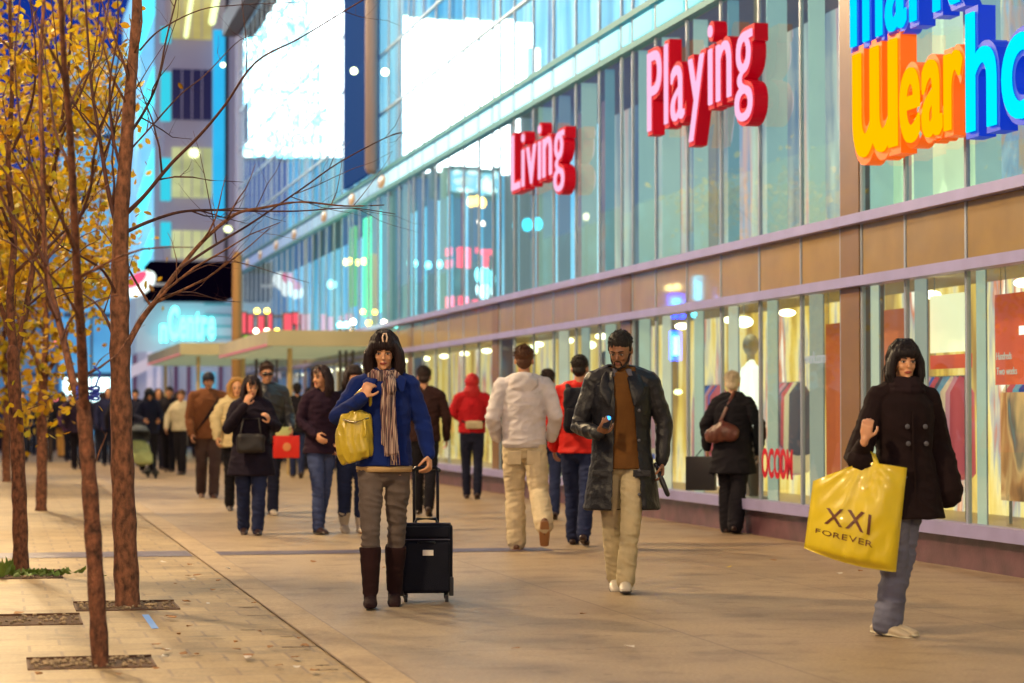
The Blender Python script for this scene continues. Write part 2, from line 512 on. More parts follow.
for i in range(7):
    px = [384, 354, 326, 296, 278, 262, 249][i]
    yy = WX(px, 180, XF).y
    loc(MB().ell((XF-0.05, yy, 5.69), (0.03, 0.42, 0.13), n=20, m=10)).build('strip_disc', oval_m, bld, True)

# cornice, back of the building, floors
loc(MB().box(XF-0.5, XF+0.3, Y0, Y1+0.6, 13.05, 13.7)).build('cornice', corn_m, bld)
loc(MB().box(XF+0.31, XF+16, Y0, Y1+0.5, 12.9, 13.1)).build('roof', mat('roof_grey', (0.1,0.1,0.1)), bld)
def inner_mat(name, stops, scale, es, base=(0.3,0.25,0.15), vert=0.18):
    m = bpy.data.materials.new(name); m.use_nodes = True
    t = m.node_tree; b = t.nodes['Principled BSDF']
    b.inputs['Base Color'].default_value = (*base, 1); b.inputs['Roughness'].default_value = 0.7
    co = t.nodes.new('ShaderNodeTexCoord'); mp = t.nodes.new('ShaderNodeMapping'); mp.inputs['Scale'].default_value = (0.2, scale, scale*vert)
    t.links.new(co.outputs['Object'], mp.inputs[0])
    n = t.nodes.new('ShaderNodeTexNoise'); n.inputs['Scale'].default_value = 1.0; n.inputs['Detail'].default_value = 4; n.inputs['Roughness'].default_value = 0.6
    t.links.new(mp.outputs[0], n.inputs['Vector'])
    r = ramp_node(t, stops); t.links.new(n.outputs[0], r.inputs[0])
    t.links.new(r.outputs[0], b.inputs['Emission Color']); b.inputs['Emission Strength'].default_value = es
    return m
GF = inner_mat('shop_interior_ground', [(0.28,(0.05,0.03,0.015)),(0.40,(0.32,0.17,0.03)),(0.48,(0.62,0.40,0.07)),(0.54,(0.72,0.55,0.22)),(0.58,(0.30,0.30,0.28)),(0.61,(0.50,0.12,0.05)),(0.66,(0.85,0.78,0.6)),(0.78,(0.35,0.42,0.35))], 1.7, 1.6)
UF = inner_mat('shop_interior_upper', [(0.25,(0.03,0.06,0.08)),(0.40,(0.10,0.15,0.17)),(0.48,(0.22,0.24,0.20)),(0.55,(0.34,0.38,0.28)),(0.60,(0.50,0.24,0.18)),(0.65,(0.14,0.22,0.28)),(0.8,(0.05,0.10,0.16))], 1.5, 1.85, vert=0.1)
UB = inner_mat('office_interior_blue', [(0.25,(0.01,0.05,0.1)),(0.38,(0.09,0.34,0.48)),(0.50,(0.17,0.52,0.66)),(0.60,(0.45,0.8,0.82)),(0.7,(0.1,0.2,0.35)),(0.8,(0.02,0.10,0.2))], 1.6, 2.1, vert=0.1)
YS = 18.7 + PER + 6.4   # change of tone on the upper floor
loc(MB().box(XF+1.6, XF+1.8, Y0, Y1, 0.2, 2.45)).build('interior_wall', GF, bld)  # emission of the interior walls stands in for room lighting
loc(MB().box(XF+1.5, XF+1.7, Y0, YS, 2.75, 5.6)).build('interior_wall', UF, bld)
loc(MB().box(XF+1.5, XF+1.7, YS, Y1, 2.75, 5.6)).build('interior_wall', UB, bld)
loc(MB().box(XF+1.5, XF+1.7, Y0, Y1, 5.8, 12.9)).build('interior_wall', UB, bld)
loc(MB().box(XF+0.26, XF+1.59, Y0, Y1, 0.2, 0.27)).build('display_floor', mat('display_floor', (0.4,0.28,0.14), 0.4), bld)
slab_m = mat('floor_slab', (0.35,0.3,0.22), 0.7)
loc(MB().box(XF+0.11, XF+1.595, Y0, Y1, 2.4, 2.8)).build('floor_slab', slab_m, bld)
loc(MB().box(XF+0.11, XF+1.495, Y0, Y1, 5.55, 5.85)).build('floor_slab', slab_m, bld)
loc(MB().box(XF+0.3, XF+16, Y0-0.3, Y0, 0, 12.9)).build('end_wall', mat('end_wall', (0.25,0.22,0.22), 0.8), bld)
loc(MB().box(XF-0.1, XF+16, Y1+0.0, Y1+0.5, 0, 13.0)).build('end_wall', mat('end_pier', (0.36,0.33,0.45), 0.6, emit=(0.35,0.33,0.5), es=0.25), bld)
# glass fins behind the mullions
FG = [(0.38,0.46,0.37),(0.50,0.54,0.42),(0.32,0.36,0.31),(0.54,0.54,0.42)]
FU = [(0.16,0.27,0.25),(0.30,0.42,0.33),(0.20,0.26,0.26),(0.36,0.46,0.34),(0.34,0.24,0.20)]
qf = random.Random(6)
for kd, a, b in cols:
    if kd == 'w' and a < 45:
        y = b
        cg = qf.choice(FG); cu = qf.choice(FU[:4])
        if a < 30:
            wdt = qf.choice([0.13, 0.16, 0.19])
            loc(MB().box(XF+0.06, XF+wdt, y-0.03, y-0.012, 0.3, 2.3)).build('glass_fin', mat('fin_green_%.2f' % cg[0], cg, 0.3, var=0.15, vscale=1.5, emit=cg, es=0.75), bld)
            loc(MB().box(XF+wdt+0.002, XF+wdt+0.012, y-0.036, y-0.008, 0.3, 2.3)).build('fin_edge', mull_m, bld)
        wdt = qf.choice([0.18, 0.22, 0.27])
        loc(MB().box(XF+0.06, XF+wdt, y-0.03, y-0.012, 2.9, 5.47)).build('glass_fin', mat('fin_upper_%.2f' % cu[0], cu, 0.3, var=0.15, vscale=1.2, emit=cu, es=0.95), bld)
        if qf.random() < 0.45:
            loc(MB().box(XF+0.75, XF+0.78, a+0.15, a+0.15+qf.uniform(0.2,0.45), 2.9, 5.45)).build('inner_panel', mat('inner_panel_%d' % int(a), (0.3,0.2,0.18), 0.6, emit=qf.choice([(0.5,0.22,0.16),(0.32,0.34,0.24),(0.1,0.14,0.2),(0.45,0.3,0.25)]), es=0.6), bld)
# shop ceiling lights
cl = glow('shop_downlight', (1.0, 0.85, 0.5), 7)
for k in range(26):
    y = 15.2 + k*1.9
    loc(MB().ell((XF+0.75, y, 2.24), (0.09, 0.09, 0.04), n=14, m=6)).build('ceiling_light', cl, bld, True)
# dark recess above the strip
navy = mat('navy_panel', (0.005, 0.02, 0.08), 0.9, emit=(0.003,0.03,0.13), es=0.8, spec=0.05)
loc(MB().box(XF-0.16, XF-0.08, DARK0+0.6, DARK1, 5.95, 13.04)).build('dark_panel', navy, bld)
loc(MB().tube([(XF-0.25, DARK0+0.55, 5.95), (XF-0.25, DARK0+0.55, 13.0)], 0.13, 12)).build('drain_pipe', mat('pipe_brown', (0.22,0.17,0.18), 0.5), bld, True)
dl = glow('small_facade_light', (0.9, 1.0, 0.55), 6)
for px, py in ((354, 71), (385, 72), (223, 65)):
    pt = WX(px, py, XF-0.32)
    loc(MB().ell(pt, (0.07, 0.07, 0.07), n=10, m=6)).build('facade_light', dl, bld, True)
# lit green tubes in the upper windows near the dark recess
for px, col_, s_, z0, z1 in ((352, (0.35,0.9,0.15), 1.4, 3.6, 5.4), (366, (0.15,0.95,0.35), 3.0, 3.3, 5.45), (377, (0.2,1.0,0.75), 3.4, 3.3, 5.45), (385, (0.3,0.85,0.15), 1.5, 3.3, 4.3), (362,(0.5,1.0,0.1),1.4,5.95,6.3)):
    yy = WX(px, 220, XF+0.5).y
    loc(MB().box(XF+0.5, XF+0.56, yy-0.42, yy+0.42, z0, z1)).build('light_tube', glow('tube_%d' % px, col_, s_), bld)

# --- blinds and pictures of the near upper windows
lime = mat('lime_blind', (0.55,0.68,0.42), 0.6, var=0.08, vscale=2, emit=(0.52,0.70,0.38), es=1.0)
lime2 = mat('pale_blind', (0.55,0.68,0.45), 0.6, emit=(0.66,0.74,0.40), es=1.05)
near = [c for c in cols if c[2] < 18.75 and c[0] == 'w']
def ywin(px0, px1, X, py=230):
    return sorted((WX(px0, py, X).y, WX(px1, py, X).y))
ya, yb_ = ywin(864, 905, XF+0.32)
tag(MB().box(XF+0.32, XF+0.33, ya, yb_+0.2, 2.9, 5.45).build('window_blind', lime), 'pale lime blind in the upper window right beside the brown pilaster', 'blind')
ya, yb_ = ywin(912, 968, XF+0.34)
tag(MB().box(XF+0.34, XF+0.35, ya, yb_, 2.9, 5.45).build('window_blind', lime2), 'yellowish blind in the upper window behind the orange and cyan letters', 'blind')

def photo_poster_mat(name, stops, sc=3.0, es=0.5, seed=0.0):
    m = bpy.data.materials.new(name); m.use_nodes = True
    t = m.node_tree; b = t.nodes['Principled BSDF']
    co = t.nodes.new('ShaderNodeTexCoord'); mp = t.nodes.new('ShaderNodeMapping'); mp.inputs['Scale'].default_value = (1, sc, sc*0.5); mp.inputs['Location'].default_value = (seed, seed, seed)
    n = t.nodes.new('ShaderNodeTexNoise'); n.inputs['Scale'].default_value = 1; n.inputs['Detail'].default_value = 2.5; n.inputs['Distortion'].default_value = 0.8
    t.links.new(co.outputs['Object'], mp.inputs[0]); t.links.new(mp.outputs[0], n.inputs['Vector'])
    r = ramp_node(t, stops); t.links.new(n.outputs[0], r.inputs[0])
    t.links.new(r.outputs[0], b.inputs['Base Color']); t.links.new(r.outputs[0], b.inputs['Emission Color']); b.inputs['Emission Strength'].default_value = es
    return m
PM = photo_poster_mat('denim_photo', [(0.3,(0.45,0.62,0.6)),(0.42,(0.3,0.45,0.5)),(0.5,(0.62,0.42,0.24)),(0.58,(0.4,0.5,0.42)),(0.7,(0.85,0.72,0.35))], 2.6, 0.75)
ya, yb_ = ywin(989, 1040, XF+0.36)
tag(MB().box(XF+0.36, XF+0.37, ya, yb_, 2.95, 5.4).build('picture_panel', PM), 'large blurred fashion photo panel in the upper window at the right edge', 'poster')
ya, yb_ = ywin(968, 989, XF+0.33)
tag(MB().box(XF+0.33, XF+0.34, ya, yb_, 2.9, 5.45).build('window_blind', lime), 'narrow pale green blind left of the blurred fashion photo panel', 'blind')

# --- things standing in the shop window
RP = mat('red_poster', (0.6, 0.08, 0.03), 0.5, emit=(0.62, 0.09, 0.03), es=0.7)
def poster(px0, px1, z0, z1, m, label, X=XF+0.5, py=330):
    ya, yb_ = ywin(px0, px1, X, py)
    t = empty('poster', (X, (ya+yb_)/2, z0), 0, label, 'poster')
    hw = (yb_-ya)/2
    MB().box(0, 0.02, -hw, hw, 0, z1-z0).build('poster_sheet', m, t)
    MB().tube([(0.01,-hw*0.8,z1-z0),(0.01,-hw*0.8,2.33-z0+0.05)], 0.004, 6).build('hanging_wire', mull_m, t)
    MB().tube([(0.01,hw*0.8,z1-z0),(0.01,hw*0.8,2.33-z0+0.05)], 0.004, 6).build('hanging_wire', mull_m, t)
    return t, hw
t, hw = poster(995, 1046, 1.42, 2.14, RP, 'red hanging poster with two pale text lines and a white mark at the right edge')
def text_part(word, size, pos, parent, m, name='lettering', ext=0.002, off=0.0, sx=1.0, basis=None, gap=0.02, bev=0.0):
    """word whose reading direction is world -Y, facing -X (towards the pavement)"""
    lay, wd = word_layout(word, size, gap*size, sx, off)
    mb = MB()
    B = basis or Matrix(((0,0,-1),(-1,0,0),(0,1,0)))
    for it in lay:
        if it is None: continue
        ch, x = it
        me = text_char(ch, size, ext, off, bev)
        V = [B @ Vector((v.co.x*sx + x, v.co.y, v.co.z)) + Vector(pos) for v in me.vertices]
        mb.add(V, [tuple(p.vertices) for p in me.polygons]); bpy.data.meshes.remove(me)
    return mb.build(name, m, parent), wd
pale = glow('pale_print', (0.9, 0.7, 0.5), 0.7)
text_part('Hundreds', 0.085, (-0.004, hw-0.03, 0.2), t, pale)
text_part('Two weeks', 0.085, (-0.004, hw-0.03, 0.08), t, pale)
MB().cbox((-0.006, -hw*0.45, 0.42), (0.006, hw*0.9, 0.07), bev=0.002).build('white_mark', glow('white_mark_glow', (1,0.95,0.75), 1.6), t)
OP = mat('orange_poster', (0.55, 0.14, 0.03), 0.5, emit=(0.55, 0.13, 0.03), es=0.7)
poster(881, 907, 1.33, 2.12, OP, 'narrow orange poster behind the head of the woman with the yellow bag', py=330)
poster(826, 846, 0.6, 2.05, mat('rust_poster', (0.45,0.09,0.02), 0.5, emit=(0.45,0.08,0.02), es=0.6), 'tall rust red panel just left of the brown pilaster in the shop window', py=400)
t, hw = poster(930, 968, 1.72, 2.22, mat('light_panel', (0.9,0.85,0.6), 0.5, emit=(1.0,0.93,0.55), es=1.0), 'glowing cream panel hanging above the clothes rack right of the short haired woman', X=XF+0.7)
poster(930, 970, 1.58, 1.70, RP, 'red strip hanging under the glowing cream panel', X=XF+0.74)
poster(1000, 1050, 0.5, 1.36, photo_poster_mat('brown_photo', [(0.3,(0.12,0.06,0.03)),(0.45,(0.5,0.22,0.08)),(0.55,(0.75,0.45,0.2)),(0.65,(0.2,0.16,0.12)),(0.75,(0.1,0.3,0.35))], 3.4, 0.45, 3.0), 'brown toned photo panel under the red poster at the right edge', X=XF+0.55)

def garment(mb, y, z, w, h, d, mi):
    mb.tube([(0, y, z), (0, y, z-h*0.15), (0, y, z-h)], [(d*0.35, w*0.25), (d, w*0.5), (d*1.1, w*0.56)], 8, Vector((1,0,0)), mi)
def clothes_rack(px0, px1, z0, label, seed, X=XF+1.0):
    ya, yb_ = ywin(px0, px1, X, 400)
    t = empty('clothes_rack', (X, (ya+yb_)/2, 0.27), 0, label, 'clothes rack', 'clothes racks inside the shop window')
    hw = (yb_-ya)/2
    q = random.Random(seed)
    MB().tube([(0,-hw,0),(0,-hw,1.25),(0,hw,1.25),(0,hw,0)], 0.015, 8).build('rail_frame', mull_m, t, True)
    cs = [(0.05,0.12,0.45),(0.55,0.1,0.12),(0.45,0.45,0.5),(0.6,0.3,0.35),(0.1,0.1,0.14),(0.15,0.35,0.5),(0.7,0.6,0.4)]
    y = -hw+0.08
    while y < hw-0.06:
        c = q.choice(cs)
        mb = MB(); garment(mb, y, 1.23, 0.1, q.uniform(0.6, 1.0), q.uniform(0.11, 0.15), 0)
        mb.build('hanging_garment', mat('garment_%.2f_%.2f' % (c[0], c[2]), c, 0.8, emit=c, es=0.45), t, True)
        y += q.uniform(0.07, 0.11)
    return t
clothes_rack(928, 966, 0.3, 'rack of blue pink and grey clothes behind the woman with the yellow bag', 3)
clothes_rack(778, 803, 0.3, 'rack of mixed clothes in the window above the red lettering', 5)
clothes_rack(700, 722, 0.3, 'rack of mixed clothes left of the white mannequin in the window', 8)
clothes_rack(1010, 1050, 0.3, 'rack of mixed clothes at the right edge of the shop window', 9)
clothes_rack(640, 656, 0.3, 'rack of mixed clothes in the window behind the man in leather', 12)

def mannequin(px, py, X, col_m, label, h=1.75):
    p = WX(px, py, X)
    t = empty('mannequin', (X, p.y, 0.27), 0, label, 'mannequin')
    mb = MB()
    mb.tube([(0,0,0.75),(0,0,0.95),(0,0,1.15),(0,0,1.38),(0,0,1.46)], [(0.12,0.17),(0.1,0.15),(0.11,0.17),(0.1,0.2),(0.05,0.08)], 16)
    mb.tube([(0,0.2,1.38),(0,0.25,1.1),(-0.05,0.24,0.82)], [0.055,0.05,0.04], 8)
    mb.tube([(0,-0.2,1.38),(0,-0.25,1.1),(-0.05,-0.24,0.82)], [0.055,0.05,0.04], 8)
    mb.build('shirt', col_m, t, True)
    MB().tube([(0,0,1.46),(0,0,1.55)], 0.045, 10).ell((0,0,1.66), (0.09,0.08,0.12)).build('head', mat('mannequin_skin', (0.5,0.42,0.32), 0.4), t, True)
    mb = MB()
    mb.tube([(0,0.08,0.8),(0,0.09,0.4),(0,0.09,0.04)], [0.09,0.07,0.05], 10)
    mb.tube([(0,-0.08,0.8),(0,-0.09,0.4),(0,-0.09,0.04)], [0.09,0.07,0.05], 10)
    mb.build('trousers', mat('mannequin_trousers', (0.12,0.1,0.1), 0.8), t, True)
    MB().cbox((0,0,0.015), (0.4,0.4,0.03), bev=0.006).build('stand', mull_m, t)
    return t
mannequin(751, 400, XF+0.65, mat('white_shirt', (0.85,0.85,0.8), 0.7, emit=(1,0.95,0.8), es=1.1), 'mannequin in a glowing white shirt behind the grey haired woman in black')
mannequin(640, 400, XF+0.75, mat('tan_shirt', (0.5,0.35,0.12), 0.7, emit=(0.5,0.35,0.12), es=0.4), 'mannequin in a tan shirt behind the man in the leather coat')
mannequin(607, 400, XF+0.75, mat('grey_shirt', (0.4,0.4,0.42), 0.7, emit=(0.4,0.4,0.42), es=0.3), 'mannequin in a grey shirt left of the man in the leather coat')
def pendant(px, py, X, r, label, col=(1.0,0.95,0.6), s=5):
    p = WX(px, py, X)
    t = empty('pendant_lamp', p, 0, label, 'lamp')
    MB().ell((0,0,0), (r, r, r*0.62), n=18, m=10).build('lamp_shade', glow('pendant_glow_%d' % px, col, s), t, True)
    MB().tube([(0,0,r*0.5),(0,0,2.4-p.z)], 0.006, 6).build('cord', mull_m, t)
pendant(744, 322, XF+0.55, 0.10, 'white dome lamp hanging in the window above the mannequin in white')
pendant(678, 392, XF+0.9, 0.055, 'round yellow lamp in the window right of the man in leather', (1.0,0.95,0.4), 4)
pendant(530, 350, XF+0.9, 0.13, 'bright round lamp in the window above the man in the pale hoodie', (1.0,1.0,0.55), 5)
pendant(590, 345, XF+0.9, 0.09, 'flat lamp in the window above the man in the red jacket', (1.0,1.0,0.6), 4)

# red lettering on the lower glass
t = empty('glass_lettering', (XF-0.012, WX(763,460,XF).y, WX(763,476,XF).z), 0, 'small curved red lettering on the shop glass beside the woman in black', 'sign')
text_part('OCCOM', 0.38, (0, 0, 0), t, mat('red_vinyl', (0.45,0.005,0.02), 0.5, emit=(0.4,0.0,0.02), es=0.2), sx=0.62, off=0.012)
t = empty('glass_lettering', (XF-0.012, WX(806,380,XF).y, WX(806,364,XF).z), 0, 'tiny white lettering on the shop glass left of the brown pilaster', 'sign')
text_part('work.com', 0.16, (0, 0, 0), t, glow('white_vinyl', (0.75,0.75,0.7), 0.5), sx=0.9)

# ================================================================ channel letter signs
def tchar(ch, size, ext, off, bev):
    """the rounded W of the orange word is an m turned upside down"""
    if ch != 'W': return text_char(ch, size, ext, off, bev)
    me = text_char('m', size, ext, off, bev)
    ref = text_char('m', size, 0.01, 0); rx = [v.co.x for v in ref.vertices]; ry = [v.co.y for v in ref.vertices]
    rw = text_char('W', size, 0.01, 0); wx = [v.co.x for v in rw.vertices]; wy = [v.co.y for v in rw.vertices]
    kx = (max(wx)-min(wx))/(max(rx)-min(rx)); ky = (max(wy)-min(wy))/(max(ry)-min(ry))
    cx, cy = (max(rx)+min(rx))/2, (max(ry)+min(ry))/2
    for v in me.vertices:
        v.co.x = (max(wx)+min(wx))/2 - (v.co.x-cx)*kx
        v.co.y = (max(wy)+min(wy))/2 - (v.co.y-cy)*ky
    bpy.data.meshes.remove(ref); bpy.data.meshes.remove(rw)
    return me

def sign_word(word, pxl, pyl, width, size, label, face_m, side_m, xf=7.07, depth=0.14, off=0.03, edge_m=None, cap=None, z=None, gap=0.05):
    p = WX(pxl, pyl, xf)
    zz = p.z if z is None else z
    t = empty('letter_sign', (xf, p.y, zz), 0, label, 'sign')
    lay, wd = word_layout(word, size, gap*size, 1.0, off*size)
    sx = width/wd
    lay, wd = word_layout(word, size, gap*size, sx, off*size)
    B = Matrix(((0,0,-1),(-1,0,0),(0,1,0)))
    for ch, x in lay:
        me = tchar(ch, size, depth/2, off*size, 0.0)
        mb = MB()
        mb.add([B @ Vector((v.co.x*sx + x, v.co.y, v.co.z - depth/2)) for v in me.vertices], [tuple(q.vertices) for q in me.polygons])
        letter = mb.build('letter', side_m, t)
        bpy.data.meshes.remove(me)
        fo = (off-0.040)*size
        me = tchar(ch, size, 0.006, fo, 0.006)
        mb = MB()
        mb.add([B @ Vector((v.co.x*sx + x, v.co.y, v.co.z + 0.014)) for v in me.vertices], [tuple(q.vertices) for q in me.polygons])
        mb.build('letter_face', face_m, letter)
        bpy.data.meshes.remove(me)
    for k in (0.15, 0.85):
        yk = -wd*k
        MB().box(depth, XF-xf-0.05, yk-0.02, yk+0.02, size*0.25, size*0.3).build('bracket', mull_m, t)
    return t
pinkf = glow('pink_letter_face', (1.0, 0.50, 0.74), 1.0)
reds = mat('red_letter_side', (0.42, 0.0, 0.012), 0.6, spec=0.2, emit=(0.75, 0.0, 0.02), es=0.16)
orf = glow('orange_letter_face', (1.0, 0.44, 0.0), 1.1)
ors = mat('orange_letter_side', (0.8, 0.12, 0.0), 0.5, emit=(0.95, 0.13, 0.0), es=0.5)
cyf = glow('cyan_letter_face', (0.0, 0.80, 1.0), 1.0)
blf = glow('blue_letter_face', (0.0, 0.62, 1.0), 1.1)
bls = mat('blue_letter_side', (0.0, 0.03, 0.5), 0.5, emit=(0.0, 0.04, 0.6), es=0.45)
def span(px0, px1, py, xf=7.07):
    return abs(WX(px0, py, xf).y - WX(px1, py, xf).y)
sign_word('Playing', 648, 133, span(648, 754, 90), 1.30, 'lit pink word Playing with deep red letter sides on the glass front', pinkf, reds)
sign_word('Living', 512, 192, span(512, 566, 150), 1.16, 'lit pink word Living with deep red letter sides on the glass front', pinkf, reds)
sign_word('Wear', 853, 157, span(853, 966, 110), 1.22, 'lit orange letters Wear beneath the blue word on the glass front', orf, ors, off=0.05, gap=0.0)
sign_word('house', 966, 132, 3.2, 1.27, 'lit cyan letters house cut by the right edge of the photo', cyf, bls, off=0.045, gap=0.02)
sign_word("mark's", 851, 47, 3.0, 1.27, 'lit blue word above the orange letters cut by the top of the photo', blf, bls, off=0.045, gap=0.02)

# ================================================================ entrance canopies
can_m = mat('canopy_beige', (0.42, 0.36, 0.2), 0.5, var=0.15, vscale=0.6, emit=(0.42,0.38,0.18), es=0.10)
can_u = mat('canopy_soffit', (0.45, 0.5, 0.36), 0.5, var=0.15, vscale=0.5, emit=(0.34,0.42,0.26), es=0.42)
def canopy(x0, x1, y0, y1, z0, z1, label):
    t = empty('entrance_canopy', (x0, y0, 0), 0, label, 'canopy', 'canopies over the store entrances')
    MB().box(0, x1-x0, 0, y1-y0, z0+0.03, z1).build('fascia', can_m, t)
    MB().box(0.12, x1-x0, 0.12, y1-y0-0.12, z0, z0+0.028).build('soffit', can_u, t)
    MB().box(-0.02, 0.0, 0.1, y1-y0-0.1, z0+0.02, z0+0.07).build('neon_strip', glow('pink_neon', (0.8,0.25,0.25), 0.7), t)
    for yy in (0.6, y1-y0-0.6):
        MB().tube([(0.5,yy,0),(0.5,yy,z0)], 0.05, 12).build('column', mat('canopy_column', (0.36,0.25,0.1), 0.5, emit=(0.4,0.25,0.06), es=0.2), t, True)
    return t
canopy(5.0, XF-0.12, 44, 54, 2.45, 2.78, 'beige flat canopy over the nearer store entrance')
canopy(4.4, XF-0.12, 58, 71, 2.62, 2.95, 'pale canopy over the farther store entrance at the corner')

# signs above the canopies
def lit_panel(name, px0, px1, py0, py1, Y, m, label, cat='sign', depth=0.15, frame=True, group=None):
    a = WY(px0, py1, Y); b = WY(px1, py0, Y)
    t = empty(name, (a.x, Y, a.z), 0, label, cat, group)
    MB().box(0, b.x-a.x, 0, 0.02, 0, b.z-a.z).build('lit_face', m, t)
    MB().box(-0.04, b.x-a.x+0.04, 0.02, depth, -0.04, b.z-a.z+0.04).build('housing', mat('sign_housing', (0.1,0.1,0.1), 0.5), t)
    return t
redn = glow('red_neon', (1.0, 0.12, 0.16), 0.95)
for (a, b, c, d) in ((240, 246, 313, 333), (248, 253, 315, 333), (258, 264, 316, 334), (266, 272, 314, 332), (284, 292, 314, 331), (293, 298, 313, 324), (296, 300, 322, 333)):
    lit_panel('neon_letter', a, b, c, d, 57.5, redn, {240:'leftmost tall red neon block right of the brown post', 248:'second red neon block from the brown post', 258:'third red neon block from the brown post', 266:'fourth red neon block, right of the yellow globes', 284:'wide red neon block apart on the right', 293:'small red neon block above right of the wide one', 296:'lowest small red neon block at the right end'}[a], 'neon sign', 0.1, group='red neon blocks above the canopies')
lit_panel('lit_sign_box', 244, 256, 336, 349, 56, glow('lime_sign', (0.45, 1.0, 0.02), 1.0), 'lime green lit box sign hanging under the red neon', 'sign')
t_bar = empty('sign_bar', (WY(238, 336, 57.9).x, 57.9, 0), 0, 'dark steel gantry that carries the red neon over the canopies', 'sign frame')
x1 = WY(302, 330, 57.9).x - WY(238, 330, 57.9).x
MB().box(0, x1, 0, 0.1, WY(238,334,57.9).z, WY(238,331,57.9).z).box(0, x1, 0, 0.1, WY(238,317,57.9).z, WY(238,315,57.9).z).build('bar', mat('gantry_steel', (0.12,0.1,0.12), 0.6), t_bar)
for xx in (0.05, x1-0.05):
    MB().tube([(xx,0.05,0),(xx,0.05,WY(238,315,57.9).z)], 0.05, 8).build('post', mat('gantry_steel', (0.12,0.1,0.12)), t_bar, True)
bp_ = WY(237, 345, 56)
tag(MB().tube([(0,0,0),(0,0,3.2),(0,0,WY(237,256,56).z)], [0.14,0.13,0.12], 12).build('canopy_post', mat('brown_post', (0.22,0.11,0.03), 0.6, emit=(0.3,0.15,0.03), es=0.15), None, True), 'brown post standing left of the red neon blocks', 'post').location = (bp_.x, 56, 0)
# globe lamps over the canopies
def globe(px, py, Y, r, col, s, label, group='round globe lamps over the canopies'):
    p = WY(px, py, Y)
    t = empty('globe_lamp', (p.x, p.y, 0), 0, label, 'lamp', group)
    MB().ell((0,0,p.z), (r,r,r), n=14, m=8).build('lamp_globe', glow('globe_%.2f_%.2f_%.2f' % col, col, s), t, True)
    MB().tube([(0,0.0,0),(0,0.0,p.z-r*0.9)], 0.03, 8).build('pole', mat('gantry_steel', (0.12,0.1,0.12)), t, True)
W_ = (1.0,0.85,0.55); Yl = (1.0,0.62,0.05); Cy = (0.2,1.0,0.85)
for (px, py, c, lb) in ((257,311,Yl,'upper left yellow globe lamp over the red neon'), (267,311,Yl,'upper right yellow globe lamp over the red neon'),
        (256,331,W_,'left white globe lamp in the row under the red neon'), (267,331,W_,'brightest middle white globe lamp under the red neon'), (277,331,Yl,'right yellow globe lamp in the row under the red neon'),
        (340,325,Cy,'first cyan globe lamp right of the lime sign'), (346,325,Cy,'second cyan globe lamp left of a white one'), (353,322,W_,'white globe lamp right of two cyan ones'), (369,323,Yl,'single amber globe lamp left of the woman in blue'),
        (402,325,W_,'pale globe lamp just right of the head of the woman in blue'), (416,324,Yl,'yellow globe lamp beside a twin right of the woman in blue'), (424,324,Yl,'rightmost yellow globe lamp right of the woman in blue')):
    globe(px, py, 46 if px > 330 else 54.0, 0.06, c, 12, lb)
# ================================================================ buildings beyond
def facing_box(mb, px0, px1, py0, py1, Y, y2=None, mi=0, dY=0.0):
    a = WY(px0, py1, Y); b = WY(px1, py0, Y)
    mb.box(a.x, b.x, Y-dY, (y2 if y2 else Y+0.3), max(a.z, -0.1) if py1 < 410 else 0.0, b.z, mi); return mb
def facing_part(name, m, parent, px0, px1, py0, py1, Y, thick=0.3, org=None):
    mb = MB(); a = WY(px0, py1, Y); b = WY(px1, py0, Y)
    mb.box(a.x-org.x, b.x-org.x, 0-org.y+Y, Y+thick-org.y, (a.z if py1 < 412 else 0.0)-org.z, b.z-org.z)
    return mb.build(name, m, parent)
YT = 97.0
org = Vector((WY(165, 410, YT).x, YT, 0))
tw = empty('office_tower', org, 0, 'grey tower with stacked lit and dark windows and cyan edges behind the bare branches', 'building')
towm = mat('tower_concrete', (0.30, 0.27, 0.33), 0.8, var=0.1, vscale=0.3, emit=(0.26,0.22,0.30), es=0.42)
a = WY(163, 412, YT+0.5); b = WY(232, 412, YT+0.5)
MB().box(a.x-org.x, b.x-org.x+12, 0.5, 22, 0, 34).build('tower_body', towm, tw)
winlit = inner_mat('tower_lit_window', [(0.3,(0.25,0.2,0.05)),(0.5,(0.42,0.36,0.1)),(0.7,(0.55,0.5,0.2))], 0.9, 0.8, vert=1)
winlit2 = inner_mat('tower_pale_window', [(0.3,(0.25,0.3,0.12)),(0.5,(0.5,0.55,0.25)),(0.7,(0.75,0.75,0.4))], 1.4, 0.8, vert=0.4)
windk = mat('tower_dark_window', (0.01,0.012,0.05), 0.25, emit=(0.015,0.012,0.05), es=0.6)
for (y0, y1, m) in ((-30, 38, winlit), (70, 119, windk), (148, 197, winlit2), (231, 258, winlit2), (-110, -60, windk)):
    w_ = facing_part('window', m, tw, 172, 212, y0, y1, YT, 0.2, org)
    for k in range(1, 4):
        px = 172 + 10*k
        facing_part('window_bar', towm, w_, px-0.6, px+0.6, y0, y1, YT-0.06, 0.05, org).matrix_parent_inverse = w_.matrix_world.inverted() if False else Matrix.Identity(4)
cyg = mat('cyan_glass_edge', (0.05,0.4,0.6), 0.2, emit=(0.02,0.48,0.85), es=0.75, var=0.2, vscale=0.8)
facing_part('glass_edge', cyg, tw, 213, 225, 30, 218, YT-0.2, 0.3, org)
facing_part('dark_edge', mat('dark_edge', (0.01,0.01,0.03), 0.4), tw, 225, 229, -30, 262, YT-0.25, 0.35, org)
for (y0, y1) in ((27, 42), (72, 120), (158, 200), (222, 246)):
    facing_part('glass_fin', glow('cyan_fin', (0.05,0.75,0.95), 0.75), tw, 161, 171, y0, y1, YT-0.3, 0.4, org)
